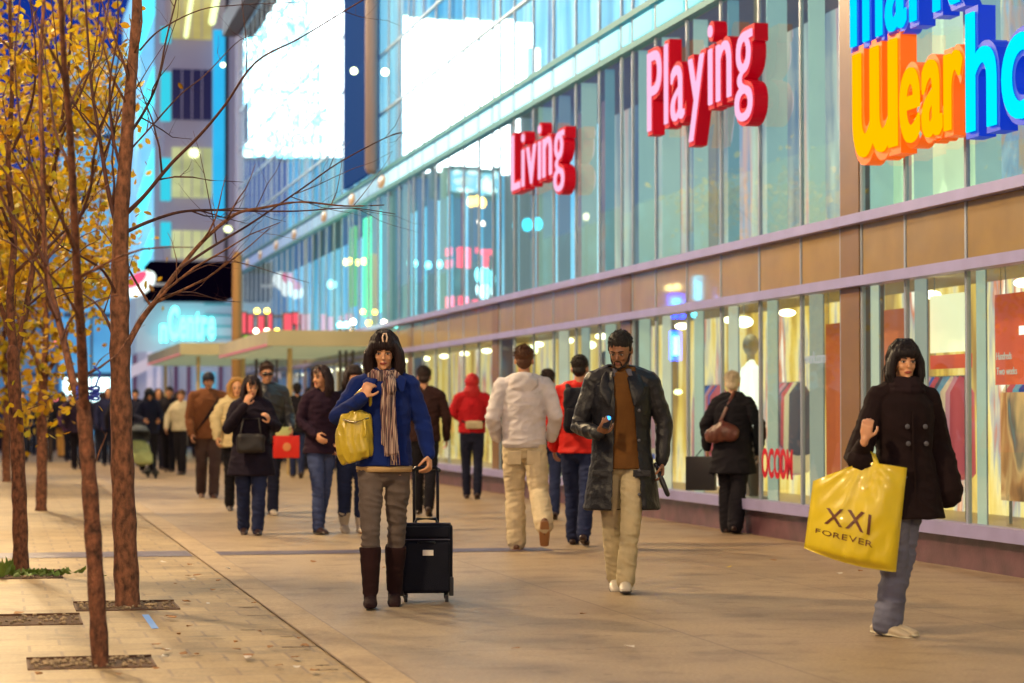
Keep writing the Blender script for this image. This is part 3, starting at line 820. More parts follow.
for px, py, dx in ((186, 8, 3), (212, 12, 4)):
    mb = MB(); p0 = WY(px, 36 if px < 200 else 22, YT-0.35); p1 = WY(px+8, -20, YT-0.35)
    mb.tube([p0-org, p1-org], 0.09 if px < 200 else 0.14, 8).build('fluorescent_tube', glow('fluor_tube', (0.85,1.0,0.45), 1.6), tw, True)
p = WY(194, 153, YT-0.3)
MB().ell(p-org, (0.22,0.1,0.2), n=12, m=8).build('window_lamp', glow('win_lamp', (0.9,1.0,0.5), 2.5), tw, True)
p = WY(228, 229, YT-0.3)
MB().ell(p-org, (0.17,0.1,0.14), n=12, m=8).build('window_lamp', glow('win_lamp', (0.9,1.0,0.5), 2.5), tw, True)

# slanted glass block left of the tower
YG = 104
org2 = Vector((WY(137, 412, YG).x, YG, 0))
gb = empty('glass_building', org2, 0, 'pale cyan glass block with slanted bands left of the grey tower', 'building')
def glassy(name, c1, c2, s, es):
    return inner_mat(name, [(0.3, c1), (0.55, c2), (0.75, tuple(min(1, x*1.5) for x in c2))], s, es, base=(0.05,0.2,0.3), vert=1)
gl1 = glassy('blue_glass_wall', (0.12,0.34,0.58), (0.22,0.55,0.8), 0.35, 1.0)
mb = MB(); a = WY(139, 412, YG+0.4); b = WY(162, 412, YG+0.4)
mb.box(a.x-org2.x, b.x-org2.x+0.6, 0.4, 16, 0, WY(150, -40, YG).z); mb.build('glass_wall', gl1, gb)
bandm = mat('cyan_band', (0.1,0.5,0.6), 0.3, emit=(0.08,0.85,1.0), es=1.15, var=0.25, vscale=0.9)
def para(mb, pts, Y, th=0.3):
    f = [WY(x, y, Y) for x, y in pts]; n = len(f)
    V = [p for p in f] + [p + Vector((0, th, 0)) for p in f]
    return mb.add(V, [tuple(range(n)), tuple(range(2*n-1, n-1, -1))] + [(i, i+n, (i+1) % n + n, (i+1) % n) for i in range(n)])
for pts in ([(138, 5), (160, -30), (160, 0), (138, 60)], [(138, 108), (163, 42), (163, 78), (138, 150)], [(138, 195), (163, 118), (163, 150), (138, 240)], [(138, 262), (163, 205), (163, 228), (138, 285)]):
    mb = MB(); para(mb, pts, YG); mb.v = [(Vector(q)-org2)[:] for q in mb.v]; mb.build('slanted_band', bandm, gb)

# dark marquee, sign wall and the lit word
YC = 84.0
org3 = Vector((WY(150, 412, YC).x, YC, 0))
mall = empty('mall_entrance', org3, 0, 'pale panelled mall entrance under a dark marquee with a lit cyan word', 'building')
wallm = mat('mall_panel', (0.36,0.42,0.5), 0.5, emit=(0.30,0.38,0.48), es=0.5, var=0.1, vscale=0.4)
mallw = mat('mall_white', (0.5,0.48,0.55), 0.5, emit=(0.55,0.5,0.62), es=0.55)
facing_part('sign_wall', wallm, mall, 136, 245, 296, 352, YC+0.5, 5, org3)
for k in range(4):
    y = 303 + k*11
    facing_part('panel_seam', mat('seam_teal', (0.1,0.3,0.36), 0.5, emit=(0.06,0.24,0.3), es=0.5), mall, 204, 236, y, y+2.2, YC+0.4, 0.08, org3)
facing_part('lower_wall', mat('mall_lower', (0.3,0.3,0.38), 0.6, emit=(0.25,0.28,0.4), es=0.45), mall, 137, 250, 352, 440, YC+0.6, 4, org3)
facing_part('marquee', mat('marquee_black', (0.004,0.002,0.012), 1.0, spec=0.0), mall, 150, 233, 262, 297, YC-3, 3.4, org3)
for (x0, x1, m) in ((147, 153, mallw), (157, 161, mallw)):
    facing_part('lit_doorway', m, mall, x0, x1, 352, 425, YC+0.3, 0.2, org3)
for x0 in (174, 187, 219, 133):
    facing_part('door_pier', mat('purple_pier', (0.12,0.06,0.12), 0.6, emit=(0.1,0.04,0.1), es=0.4), mall, x0, x0+4, 355, 440, YC+0.1, 0.3, org3)
facing_part('lit_window', glow('cyan_shop_light', (0.15,0.55,0.8), 0.6), mall, 196, 216, 372, 400, YC+0.2, 0.25, org3)
facing_part('lit_window', glow('cyan_shop_light', (0.15,0.55,0.8), 0.6), mall, 330, 343, 366, 430, YC+0.2, 0.25, org3)
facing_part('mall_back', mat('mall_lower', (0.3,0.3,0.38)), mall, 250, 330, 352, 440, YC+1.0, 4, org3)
# slanted fascia that runs down towards the left
mb = MB(); para(mb, [(131, 366), (160, 352), (168, 360), (131, 378)], YC-0.5, 0.4); mb.v = [(Vector(q)-org3)[:] for q in mb.v]; mb.build('slanted_fascia', mallw, mall)
st = empty('neon_word', WY(160, 341, YC), 0, 'cyan lit word Centre on the pale panelled wall', 'sign')
Bf = Matrix(((1,0,0),(0,0,-1),(0,1,0)))
m_px = (WY(200, 340, YC).x - WY(160, 340, YC).x)
text_part('n', 1.25, (0, -0.1, 0.0), st, glow('cyan_word', (0.12,0.95,0.88), 3.8), ext=0.06, off=0.045, basis=Bf, sx=0.45)
text_part('Centre', 1.62, (0.30, -0.1, 0.1), st, glow('cyan_word', (0.12,0.95,0.88), 3.8), ext=0.06, off=0.045, basis=Bf, sx=0.33, gap=0.02)
rs = empty('round_sign', WY(140, 284, YC-4), 0, 'round red and white lit sign left of the dark marquee', 'sign')
Mr = Matrix.Rotation(R(-38), 4, 'Y')
MB().ell((0,0,0), (0.62,0.12,0.36), Mr, 24, 12).build('white_disc', glow('white_disc', (0.9,1.0,0.95), 1.3), rs, True)
MB().ell((-0.12,-0.06,0.14), (0.42,0.12,0.2), Mr, 20, 10).build('red_half', glow('red_half', (1.0,0.12,0.25), 0.9), rs, True)
MB().box(0.1, 1.0, 0.1, 0.2, -0.05, 0.05).build('bracket', mull_m, rs)
q_ = WY(171, 350, YC-1)
t = empty('signal_light', (q_.x, q_.y, 0), 0, 'small red light below the cyan word', 'light')
MB().ell((0,0,q_.z), (0.11,0.11,0.11)).build('lamp', glow('red_spot', (1,0.08,0.08), 2.5), t, True)
MB().tube([(0,0,0),(0,0,q_.z-0.1)], 0.04, 8).build('pole', mull_m, t, True)

# blue-lit blocks at the far left and the bright screen
YB = 125
for (x0, x1, y0, y1, c1, c2, lb) in ((64, 131, 48, 420, (0.05,0.22,0.5), (0.12,0.42,0.72), 'tall pale blue glass block behind the yellow leaves'),
                                     (-30, 60, 210, 420, (0.02,0.05,0.12), (0.05,0.14,0.3), 'dim blue block at the left behind the yellow trees')):
    a = WY(x0, 412, YB); b = WY(x1, 412, YB)
    t = empty('glass_building', (a.x, YB, 0), 0, lb, 'building')
    h = WY(x0, y0, YB).z
    MB().box(0, b.x-a.x, 0, 14, 0, h).build('glass_wall', glassy('wall_%d' % x0, c1, c2, 0.3, 0.8), t)
    n = int(h/3.2)
    for k in range(1, n):
        MB().box(-0.05, b.x-a.x+0.05, -0.15, 0.0, k*3.2-0.12, k*3.2+0.12).build('floor_band', mat('blue_band', (0.05,0.12,0.25), 0.5), t)
lit_panel('video_screen', 63, 110, 378, 404, 118, glow('white_cyan_screen', (0.7,1.0,1.0), 3.0), 'bright white and cyan screen low between the trunks', 'screen')
MBX = WY(87, 404, 118.3)
tag(MB().tube([(0,0,0),(0,0,1.75)], 0.2, 10).build('screen_post', mull_m, None, True), 'short post that carries the bright screen between the trunks', 'post').location = (MBX.x, 118.3, -0.13)
for px, py, c, lb in ((57, 402, (1,0.2,0.25), 'pink red spot light between the left trunks'), (36, 413, (0.1,0.9,1.0), 'cyan spot light between the two yellow trees'), (57, 340, (1,1,0.2), 'yellow spot light among the leaves'), (92, 281, (0.4,1,0.9), 'pale cyan spot light beside the bare trunk')):
    p = WY(px, py, 80)
    t = empty('signal_light', (p.x, p.y, 0), 0, lb, 'light')
    MB().ell((0,0,p.z), (0.13,0.13,0.16)).build('lamp', glow('spot_%d' % px, c, 3), t, True)
    MB().tube([(0,0,-0.13),(0,0,p.z-0.1)], 0.04, 8).build('pole', mat('gantry_steel', (0.12,0.1,0.12)), t, True)

# ================================================================ lit screens and signs across the road (seen mirrored in the glass)
def mosaic(name, s, col=(0.75,1.0,1.0), lo=(0.0,0.5,0.7)):
    m = bpy.data.materials.new(name); m.use_nodes = True
    t = m.node_tree; t.nodes.clear()
    o = t.nodes.new('ShaderNodeOutputMaterial'); e = t.nodes.new('ShaderNodeEmission'); e.inputs[1].default_value = s
    co = t.nodes.new('ShaderNodeTexCoord'); n = t.nodes.new('ShaderNodeTexVoronoi'); n.inputs['Scale'].default_value = 0.9; n.feature = 'DISTANCE_TO_EDGE'
    t.links.new(co.outputs['Object'], n.inputs['Vector'])
    r = ramp_node(t, [(0.0, lo), (0.09, tuple(c*0.5 for c in col)), (0.14, col)])
    t.links.new(n.outputs['Distance'], r.inputs[0]); t.links.new(r.outputs[0], e.inputs[0]); t.links.new(e.outputs[0], o.inputs[0])
    return m
def far_screen(px0, px1, py0, py1, Y, m, label, tower=True):
    a = mirror_spot(px0, py1, Y=Y); b = mirror_spot(px1, py0, Y=Y)
    x0, x1 = min(a.x, b.x), max(a.x, b.x)
    t = empty('video_screen', (x0, Y, a.z), 0, label, 'screen')
    MB().box(0, x1-x0, 0, 0.1, 0, b.z-a.z).build('lit_face', m, t)
    MB().box(-0.3, x1-x0+0.3, 0.12, 0.8, -0.3, b.z-a.z+0.3).build('housing', mat('sign_housing', (0.1,0.1,0.1), 0.5), t)
    for xx in (0.3, x1-x0-0.3):
        MB().tube([(xx,0.5,-a.z-0.13),(xx,0.5,-0.1)], 0.35, 12).build('column', mat('gantry_steel', (0.12,0.1,0.12)), t, True)
    return t
far_screen(386, 524, 22, 170, 140, glow('screen_white', (0.85,1.0,1.0), 11), 'huge white lit screen high on columns across the road')
far_screen(524, 534, 50, 78, 139, glow('screen_white2', (0.85,1.0,1.0), 9), 'narrow lit side panel beside the huge white screen')
far_screen(322, 349, -30, 156, 205, glow('screen_white3', (0.95,1.0,1.0), 9), 'tall plain white lit screen farther up the road')
far_screen(240, 320, -30, 156, 206, mosaic('screen_mosaic', 7), 'cyan and white patterned screen farther up the road')
far_screen(438, 500, 172, 192, 136, mosaic('screen_small', 3.0, (0.7,1.0,0.95), (0.05,0.4,0.6)), 'low band of lit cyan lettering blocks under the huge screen')
redg = glow('red_far_neon', (1.0, 0.03, 0.10), 3.2)
for (x0, x1, y0, y1, lb) in ((438,447,248,256,'upper'), (438,447,260,268,'middle'), (452,465,248,268,'broad'), (470,484,248,253,'top bar'), (475,480,253,266,'stem'), (484,495,247,252,'cap'), (438,449,297,308,'lower left'), (453,463,297,308,'lower mid'), (467,480,300,310,'lower right')):
    p0 = mirror_spot(x0, y1, Y=88); p1 = mirror_spot(x1, y0, Y=88)
    t = empty('neon_letter', (min(p0.x,p1.x), 88, p0.z), 0, 'red neon %s block of the sign across the road' % lb, 'neon sign', 'red neon blocks across the road')
    MB().box(0, abs(p1.x-p0.x), 0, 0.1, 0, p1.z-p0.z).build('lit_face', redg, t)
    MB().tube([(0.1,0.15,-p0.z-0.13),(0.1,0.15,0.1)], 0.05, 8).build('post', mat('gantry_steel', (0.12,0.1,0.12)), t, True)
FGL = ['left amber twin above the canopy', 'right amber twin above the canopy', 'single pale yellow', 'upper left orange pair', 'upper right orange pair', 'tiny peach', 'first small cyan', 'second small cyan', 'big cyan below the word Living', 'small cream below the word Living', 'left yellow, above the blue neon', 'right yellow, above the blue neon', 'upper cyan, beside the red blocks', 'pale cyan, beside the red blocks', 'lower white, beside the red blocks']
for i, (px, py, r, c, s, X) in enumerate([(355,262,0.16,(1,0.75,0.1),14,-9),(367,262,0.16,(1,0.75,0.1),14,-9),(415,238,0.15,(1,0.85,0.3),16,-7),(465,202,0.2,(1,0.6,0.1),10,-7),(472,201,0.2,(1,0.6,0.1),10,-7),(473,222,0.09,(1,0.8,0.6),9,-7),(404,262,0.13,(0.2,0.9,0.8),8,-7),(430,264,0.16,(0.2,0.8,0.9),7,-7),(529,225,0.22,(0,0.7,0.9),5,-7),(575,218,0.12,(1,0.9,0.6),4,-7),
        (670,288,0.1,(1,0.8,0.3),16,-7),(678,287,0.1,(1,0.8,0.3),16,-7),(476,275,0.35,(0.2,0.9,0.95),7,-7),(489,280,0.4,(0.2,0.8,0.9),5,-7),(476,290,0.3,(0.6,1,1),6,-7)]):
    p = mirror_spot(px, py, X=X)
    t = empty('globe_lamp', (p.x, p.y, 0), 0, FGL[i] + ' globe lamp mirrored in the glass front', 'lamp', 'glowing globes across the road')
    MB().ell((0,0,p.z), (r,r,r*1.25), n=14, m=8).build('lamp_globe', glow('far_globe_%d' % i, c, s), t, True)
    MB().tube([(0,0.0,-0.13),(0,0.0,p.z-r)], 0.05, 8).build('pole', mat('gantry_steel', (0.12,0.1,0.12)), t, True)
for (x0,x1,y0,y1,c,s,lb) in ((671,684,294,320,(0.0,0.03,1.0),30,'deep blue'), (674,681,298,314,(0.02,0.5,1.0),22,'cyan core'), (669,680,333,362,(0.0,0.08,1.0),26,'lower blue'), (672,677,338,357,(0.2,0.8,1.0),16,'white core'), (696,702,276,300,(0.05,0.7,1.0),16,'right cyan'), (696,700,302,316,(0.0,0.2,1.0),18,'right blue'), (716,719,288,308,(0.1,0.25,1.0),6,'thin blue')):
    Yq = 64 if 'core' not in lb else 63.7
    p0 = mirror_spot(x0, y1, Y=Yq); p1 = mirror_spot(x1, y0, Y=Yq)
    t = empty('neon_sign', (min(p0.x,p1.x), Yq, p0.z), 0, '%s neon tube sign across the road' % lb, 'neon sign')
    MB().cbox(((abs(p1.x-p0.x))/2, 0.05, (p1.z-p0.z)/2), (abs(p1.x-p0.x), 0.08, p1.z-p0.z), bev=0.03).build('lit_face', glow('neon_%d' % x0, c, s), t)
    MB().tube([(0.05,0.14,-p0.z-0.13),(0.05,0.14,0.05)], 0.03, 8).build('post', mat('gantry_steel', (0.12,0.1,0.12)), t, True)
# dim blue street wall on the far side of the road
fb = empty('street_wall_building', (-24, 40, 0), 0, 'row building across the road with dim teal windows', 'building')
MB().box(-10, 0, -50, 200, 0, 14).build('wall', inner_mat('far_row', [(0.3,(0.004,0.015,0.05)),(0.5,(0.01,0.05,0.12)),(0.62,(0.05,0.25,0.35)),(0.7,(0.25,0.15,0.06)),(0.8,(0.02,0.06,0.15))], 0.25, 0.8, vert=1.5), fb)

# ================================================================ trees
bark_m = mat('bark_brown', (0.13, 0.048, 0.024), 0.9, var=0.7, vscale=38, bump=1.0, bscale=90, stretch=(1,1,0.6))
bark_l = mat('bark_greyed', (0.15, 0.060, 0.03), 0.9, var=0.7, vscale=30, bump=1.0, bscale=80, stretch=(1,1,0.6))
twig_m = mat('twig_brown', (0.065, 0.020, 0.013), 0.8, var=0.3, vscale=10)
def leaf_mat():
    m = bpy.data.materials.new('yellow_leaf'); m.use_nodes = True
    t = m.node_tree; b = t.nodes['Principled BSDF']
    g = t.nodes.new('ShaderNodeNewGeometry')
    r = ramp_node(t, [(0.0,(0.22,0.09,0.004)),(0.3,(0.46,0.26,0.006)),(0.65,(0.55,0.36,0.008)),(1.0,(0.36,0.32,0.012))])
    t.links.new(g.outputs['Random Per Island'], r.inputs[0]); t.links.new(r.outputs[0], b.inputs['Base Color'])
    b.inputs['Roughness'].default_value = 0.55
    tr = t.nodes.new('ShaderNodeBsdfTranslucent'); t.links.new(r.outputs[0], tr.inputs[0])
    mx = t.nodes.new('ShaderNodeMixShader'); mx.inputs[0].default_value = 0.4
    t.links.new(b.outputs[0], mx.inputs[1]); t.links.new(tr.outputs[0], mx.inputs[2]); t.links.new(mx.outputs[0], t.nodes['Material Output'].inputs[0])
    return m
LEAF = leaf_mat()

def smooth_path(pts, n=4):
    out_ = []
    P_ = [Vector(p) for p in pts]
    for i in range(len(P_)-1):
        p0 = P_[max(i-1,0)]; p1 = P_[i]; p2 = P_[i+1]; p3 = P_[min(i+2, len(P_)-1)]
        for k in range(n):
            t = k/n
            out_.append(0.5*((2*p1) + (p2-p0)*t + (2*p0-5*p1+4*p2-p3)*t*t + (3*p1-p0-3*p2+p3)*t*t*t))
    out_.append(P_[-1]); return out_

def twigs(mb, path, r0, r1, q, depth=2, dens=5.0, upb=0.5, leafpts=None, lenf=1.0, maxlen=1.3):
    """side shoots along a limb, each with shoots of its own"""
    L = sum((path[i+1]-path[i]).length for i in range(len(path)-1))
    n = max(1, int(L*dens))
    m = len(path)
    for k in range(n):
        f = q.uniform(0.12, 1.0)
        i = min(m-2, int(f*(m-1)))
        p = path[i].lerp(path[i+1], f*(m-1)-i)
        d = (path[i+1]-path[i]).normalized()
        rr = r0 + (r1-r0)*f
        v = Vector((q.gauss(0,1), q.gauss(0,1), q.gauss(0,1)))
        v = (v - d*v.dot(d)).normalized()
        dr = (d*q.uniform(0.4,1.0) + v*q.uniform(0.6,1.0) + Vector((0,0,upb*q.uniform(0,1)))).normalized()
        ln = min(maxlen, L*q.uniform(0.2,0.5)*(1.15-f*0.6))*lenf
        if ln < 0.08: ln = 0.08
        pts = [p]; cur = p; dd = dr
        sg = 5
        for s in range(sg):
            dd = (dd + Vector((q.gauss(0,0.16), q.gauss(0,0.16), q.gauss(0.04,0.14)))).normalized()
            cur = cur + dd*ln/sg; pts.append(cur)
        ra = min(rr*0.55, 0.004 + ln*0.008)
        mb.tube(pts, [ra*(1-0.75*s/sg) for s in range(sg+1)], 5 if depth < 2 else 6, cap=False)
        if leafpts is not None:
            for s in range(1, sg+1): leafpts.append((pts[s], dd))
        if depth > 0:
            twigs(mb, pts, ra, ra*0.25, q, depth-1, dens*1.15, upb, leafpts, lenf, maxlen*0.5)

def tree(px0, Y, limbs, label, barkm, seed, group=None, leaf=None, name='street_tree', cat='tree', dens=4.0, depth=2, jit=0.25):
    """limbs: list of (list of pixel points, r_start, r_end); the first is the trunk"""
    q = random.Random(seed)
    base = WY(px0[0], px0[1], Y); base = Vector((base.x, Y, 0))
    t = empty(name, base, 0, label, cat, group)
    paths = []
    for li, (pp, ra, rb) in enumerate(limbs):
        ps = []; dy = 0.0; slope = q.uniform(-jit, jit) if li else 0
        for k, (x, y) in enumerate(pp):
            ps.append(WY(x, y, Y + slope*k))
        ps = [p - base for p in ps]
        if li == 0: ps[0].z = -0.03
        ps = smooth_path(ps, 5)
        paths.append((ps, ra, rb))
    ps, ra, rb = paths[0]
    n = len(ps)
    rads = [ra + (rb-ra)*(i/(n-1)) for i in range(n)]
    rads[0] *= 1.18; 
    rads = [r*(1+0.06*math.sin(i*2.1+seed)+q.uniform(-0.03,0.03)) for i, r in enumerate(rads)]
    leafpts = [] if leaf else None
    tmb = MB().tube(ps, rads, 14)
    twigs(tmb, ps[int(len(ps)*0.55):], rb*1.3, rb, q, depth, dens*0.8, 0.5, leafpts)
    tmb.build('trunk', barkm, t, True)
    for k, (ps2, ra2, rb2) in enumerate(paths[1:]):
        n = len(ps2)
        bmb = MB().tube(ps2, [ra2 + (rb2-ra2)*(i/(n-1))**0.8 for i in range(n)], 8)
        twigs(bmb, ps2, ra2, rb2, q, depth, dens, 0.5, leafpts)
        bmb.build('branch', barkm if ra2 > 0.02 else twig_m, t, True)
    upper = ps[int(len(ps)*0.55):]
    cr_ = MB()
    if leaf:
        nl, sz, spread = leaf
        for k in range(nl):
            p, d = q.choice(leafpts)
            c = p + Vector((q.gauss(0,spread), q.gauss(0,spread), q.gauss(-0.03,spread)))
            a = Vector((q.gauss(0,1), q.gauss(0,1), q.gauss(0,1))).normalized()
            b = a.cross(Vector((q.gauss(0,1), q.gauss(0,1), q.gauss(0,1)))).normalized()
            s = sz*q.uniform(0.6, 1.25)
            up_ = a.cross(b)*s*0.12
            V = [c - b*s*0.9, c - a*s*0.55 - b*s*0.25 + up_, c - a*s*0.5 + b*s*0.45 + up_, c + b*s*0.95, c + a*s*0.5 + b*s*0.45 + up_, c + a*s*0.55 - b*s*0.25 + up_]
            cr_.add(V, [(0,1,2,3),(0,3,4,5)])
        cr_.build('crown', LEAF, t)
    return t

YTA = G(100, 668).y; YTB = G(127, 608).y; YTC = G(20, 575).y; YTD = G(42, 511).y
tree((100, 668), YTA, [
    ([(101,670),(97,600),(92,520),(87,450),(83,405)], 0.043, 0.034),
    ([(84,410),(82,350),(78,290),(74,210),(70,130),(64,60),(60,-20),(57,-90)], 0.027, 0.009),
    ([(84,412),(74,385),(66,350),(56,310),(46,265),(43,200),(42,140),(40,70),(44,0),(46,-60)], 0.022, 0.007),
    ([(58,318),(50,300),(40,275),(20,250),(0,238)], 0.009, 0.004),
    ([(46,265),(30,235),(12,215),(0,190),(-10,150)], 0.009, 0.004),
    ([(75,230),(90,190),(95,150),(110,100),(120,50)], 0.010, 0.003),
    ([(72,170),(55,130),(50,90),(40,40),(30,0)], 0.009, 0.003),
    ([(68,110),(82,80),(100,60),(106,20),(112,-20)], 0.008, 0.003),
    ([(43,200),(30,160),(20,120),(15,60),(20,0)], 0.008, 0.003),
    ([(62,340),(72,318),(95,302),(118,295)], 0.006, 0.003),
    ], 'slim forked bare tree nearest the camera with a blue string round its trunk', bark_m, 21, 'young street trees in the paved strip', dens=3.0, depth=2)
tree((127, 608), YTB, [
    ([(128,610),(125,540),(122,450),(120,350),(120,280),(121,220),(126,150),(131,80),(136,20),(138,-60)], 0.080, 0.024),
    ([(122,356),(140,322),(158,298),(180,268),(206,238),(236,214),(262,208),(300,202),(345,206),(384,205)], 0.0216, 0.0037),
    ([(126,232),(148,222),(180,212),(215,210),(250,211),(300,211),(350,208),(395,214)], 0.0130, 0.0025),
    ([(180,268),(215,245),(250,224),(300,190),(340,162),(390,136),(410,133)], 0.0101, 0.0025),
    ([(128,212),(145,195),(170,165),(200,135),(225,105),(256,62),(300,38),(356,4),(380,-10)], 0.0151, 0.0031),
    ([(130,150),(150,128),(180,95),(205,75),(240,40),(262,36)], 0.0072, 0.0019),
    ([(131,132),(145,110),(158,80),(166,40),(176,0),(182,-30)], 0.0115, 0.0037),
    ([(118,350),(106,318),(92,300),(74,292),(50,300)], 0.0122, 0.0031),
    ([(119,300),(104,272),(84,258),(60,245),(40,220)], 0.0108, 0.0025),
    ([(119,235),(108,190),(100,140),(92,90),(88,40),(84,-20)], 0.0173, 0.0056),
    ([(121,170),(112,130),(110,80),(118,30),(116,-30)], 0.0108, 0.0037),
    ([(100,140),(78,110),(60,70),(55,30),(50,-10)], 0.0079, 0.0025),
    ([(160,296),(190,292),(220,300),(240,302)], 0.0058, 0.0019),
    ([(165,290),(200,268),(235,262),(285,276),(310,283)], 0.0050, 0.0012),
    ([(140,50),(160,30),(200,10),(240,5),(300,2)], 0.0065, 0.0019),
    ], 'larger bare tree with long branches reaching right over the pavement', bark_l, 33, 'young street trees in the paved strip', dens=3.6, depth=2)
tree((20, 575), YTC, [
    ([(21,577),(20,520),(18,460),(15,400),(13,350)], 0.060, 0.045),
    ([(14,356),(10,300),(14,240),(8,170),(12,90),(10,0),(14,-60)], 0.035, 0.01),
    ([(15,360),(26,310),(36,250),(50,190),(62,120),(70,50),(72,-20)], 0.03, 0.008),
    ([(14,350),(2,310),(-12,270),(-30,200),(-40,120)], 0.022, 0.008),
    ([(34,262),(60,235),(88,205),(108,150),(118,90)], 0.016, 0.004),
    ([(28,305),(50,290),(78,285),(98,262)], 0.012, 0.004),
    ([(12,240),(-10,200),(-20,130),(-30,40)], 0.015, 0.004),
    ([(12,150),(30,110),(36,60),(30,0)], 0.015, 0.004),
    ([(60,130),(80,95),(95,50),(100,0)], 0.013, 0.004),
    ], 'yellow leaved tree with a stout trunk and green sprouts at its foot', bark_m, 5, 'young street trees in the paved strip', leaf=(2500, 0.037, 0.14), dens=2.6, depth=1)
tree((42, 511), YTD, [
    ([(41,513),(42,460),(42,410),(44,370)], 0.070, 0.055),
    ([(44,372),(46,320),(40,260),(44,180),(40,100),(46,20)], 0.045, 0.012),
    ([(43,380),(60,350),(75,310),(92,260),(102,190)], 0.035, 0.01),
    ([(43,376),(28,340),(10,300),(-5,240),(-15,160)], 0.035, 0.01),
    ([(75,310),(88,290),(100,270),(104,240)], 0.02, 0.006),
    ([(44,200),(60,150),(80,110),(92,60)], 0.02, 0.006),
    ([(40,260),(20,220),(5,170),(0,110)], 0.02, 0.006),
    ], 'farther yellow leaved tree behind the fork of the nearest bare tree', bark_m, 9, 'young street trees in the paved strip', leaf=(3400, 0.062, 0.22), dens=2.0, depth=1)
tree((6, 480), G(6, 482).y, [
    ([(7,484),(6,440),(8,390)], 0.08, 0.06),
    ([(8,392),(4,340),(10,280),(2,200),(6,100)], 0.05, 0.015),
    ([(8,385),(24,350),(44,310),(62,270)], 0.035, 0.01),
    ([(8,385),(-10,340),(-25,280)], 0.035, 0.01),
    ([(6,300),(30,250),(50,210),(70,190)], 0.03, 0.01),
    ], 'farthest yellow leaved tree at the left edge', bark_m, 14, 'young street trees in the paved strip', leaf=(3600, 0.078, 0.3), dens=1.6, depth=1)
# blue string round the slim tree
p = WY(89, 392, YTA)
s_ = tag(MB().build('string_band', mat('blue_string', (0.02,0.05,0.45), 0.6)), 'blue string tied round the fork of the nearest bare tree', 'string')
mb = MB()
for k in range(4):
    pts = []
    for j in range(17):
        an = 2*math.pi*j/16
        pts.append((p.x-0.004+0.052*math.cos(an), YTA+0.042*math.sin(an), p.z-0.03+k*0.016+0.008*math.sin(an*2+k)))
    mb.tube(pts, 0.006, 6, cap=False)
mb.tube([(p.x+0.03,YTA-0.05,p.z+0.03),(p.x+0.05,YTA-0.06,p.z+0.09),(p.x+0.02,YTA-0.05,p.z+0.12)], 0.005, 6)
s_.data = mb.mesh('string_band'); s_.data.materials.append(mat('blue_string', (0.02,0.05,0.45)))

# tree pits
soil = mat('pit_soil', (0.09,0.045,0.022), 0.95, var=0.6, vscale=40, bump=1.0, bscale=60)
stone = mat('pit_gravel', (0.30,0.22,0.13), 0.85, var=0.5, vscale=9)
rim_m = mat('pit_edge', (0.09,0.04,0.02), 0.8, var=0.4, vscale=12)
def pit(px0, px1, py0, py1, label, seed, n=130):
    a = G(px0, py1); b = G(px1, py0)
    x0 = a.x; x1 = max(G(px1, py1).x, x0+0.5); y0 = a.y; y1 = b.y
    t = empty('tree_pit', ((x0+x1)/2, (y0+y1)/2, 0), 0, label, 'tree pit', 'square pits at the feet of the trees')
    hx, hy = (x1-x0)/2, (y1-y0)/2
    MB().box(-hx, hx, -hy, hy, -0.02, 0.010).build('soil', soil, t)
    mb = MB()
    mb.box(-hx-0.012, hx+0.012, hy, hy+0.012, 0, 0.022); mb.box(-hx-0.012, hx+0.012, -hy-0.012, -hy, 0, 0.009)
    mb.box(-hx-0.012, -hx, -hy, hy, 0, 0.012); mb.box(hx, hx+0.012, -hy, hy, 0, 0.012)
    mb.build('edging', rim_m, t)
    q = random.Random(seed); g = MB()
    for k in range(n):
        r = q.uniform(0.005, 0.016)
        M = Matrix.Rotation(q.uniform(0,3), 3, 'Z')
        g.ell((q.uniform(-hx,hx)*0.97, q.uniform(-hy,hy)*0.97, 0.012+r*0.3), (r, r*q.uniform(0.6,1), r*0.6), M, 6, 4)
    o = g.build('gravel', stone, t); o['kind'] = 'stuff'
    return t
pit(30, 156, 659, 671, 'gravel filled pit round the foot of the nearest bare tree', 1)
pit(78, 180, 603, 612, 'gravel filled pit round the foot of the larger bare tree', 2)
pit(-10, 50, 617, 627, 'empty rust edged pit at the left edge in front of the stout trunk', 3, 60)
pit(-12, 62, 572, 580, 'pit with green sprouts round the stout yellow tree', 4, 120)
# green sprouts
q = random.Random(4); mb = MB()
gp = G(20, 577)
for k in range(150):
    x = gp.x + q.gauss(0, 0.18); y = gp.y + q.gauss(0.0, 0.12)
    h = q.uniform(0.02, 0.07)
    if x < gp.x-0.05: h *= 2.2
    a = q.uniform(0, 6.28); dx, dy = math.cos(a)*0.02, math.sin(a)*0.02
    s = q.uniform(0.006, 0.016)
    mb.add([(x-s,y,0.02),(x+s,y,0.02),(x+dx+s*1.6,y+dy,h*0.6),(x+dx*2,y+dy*2,h),(x+dx-s*1.6,y+dy,h*0.6)], [(0,1,2,3,4)])
tag(mb.build('ground_cover', mat('sprout_green', (0.10,0.16,0.02), 0.6, var=0.4, vscale=20)), 'low green sprouts growing in the pit of the stout yellow tree', 'plants', kind='stuff')

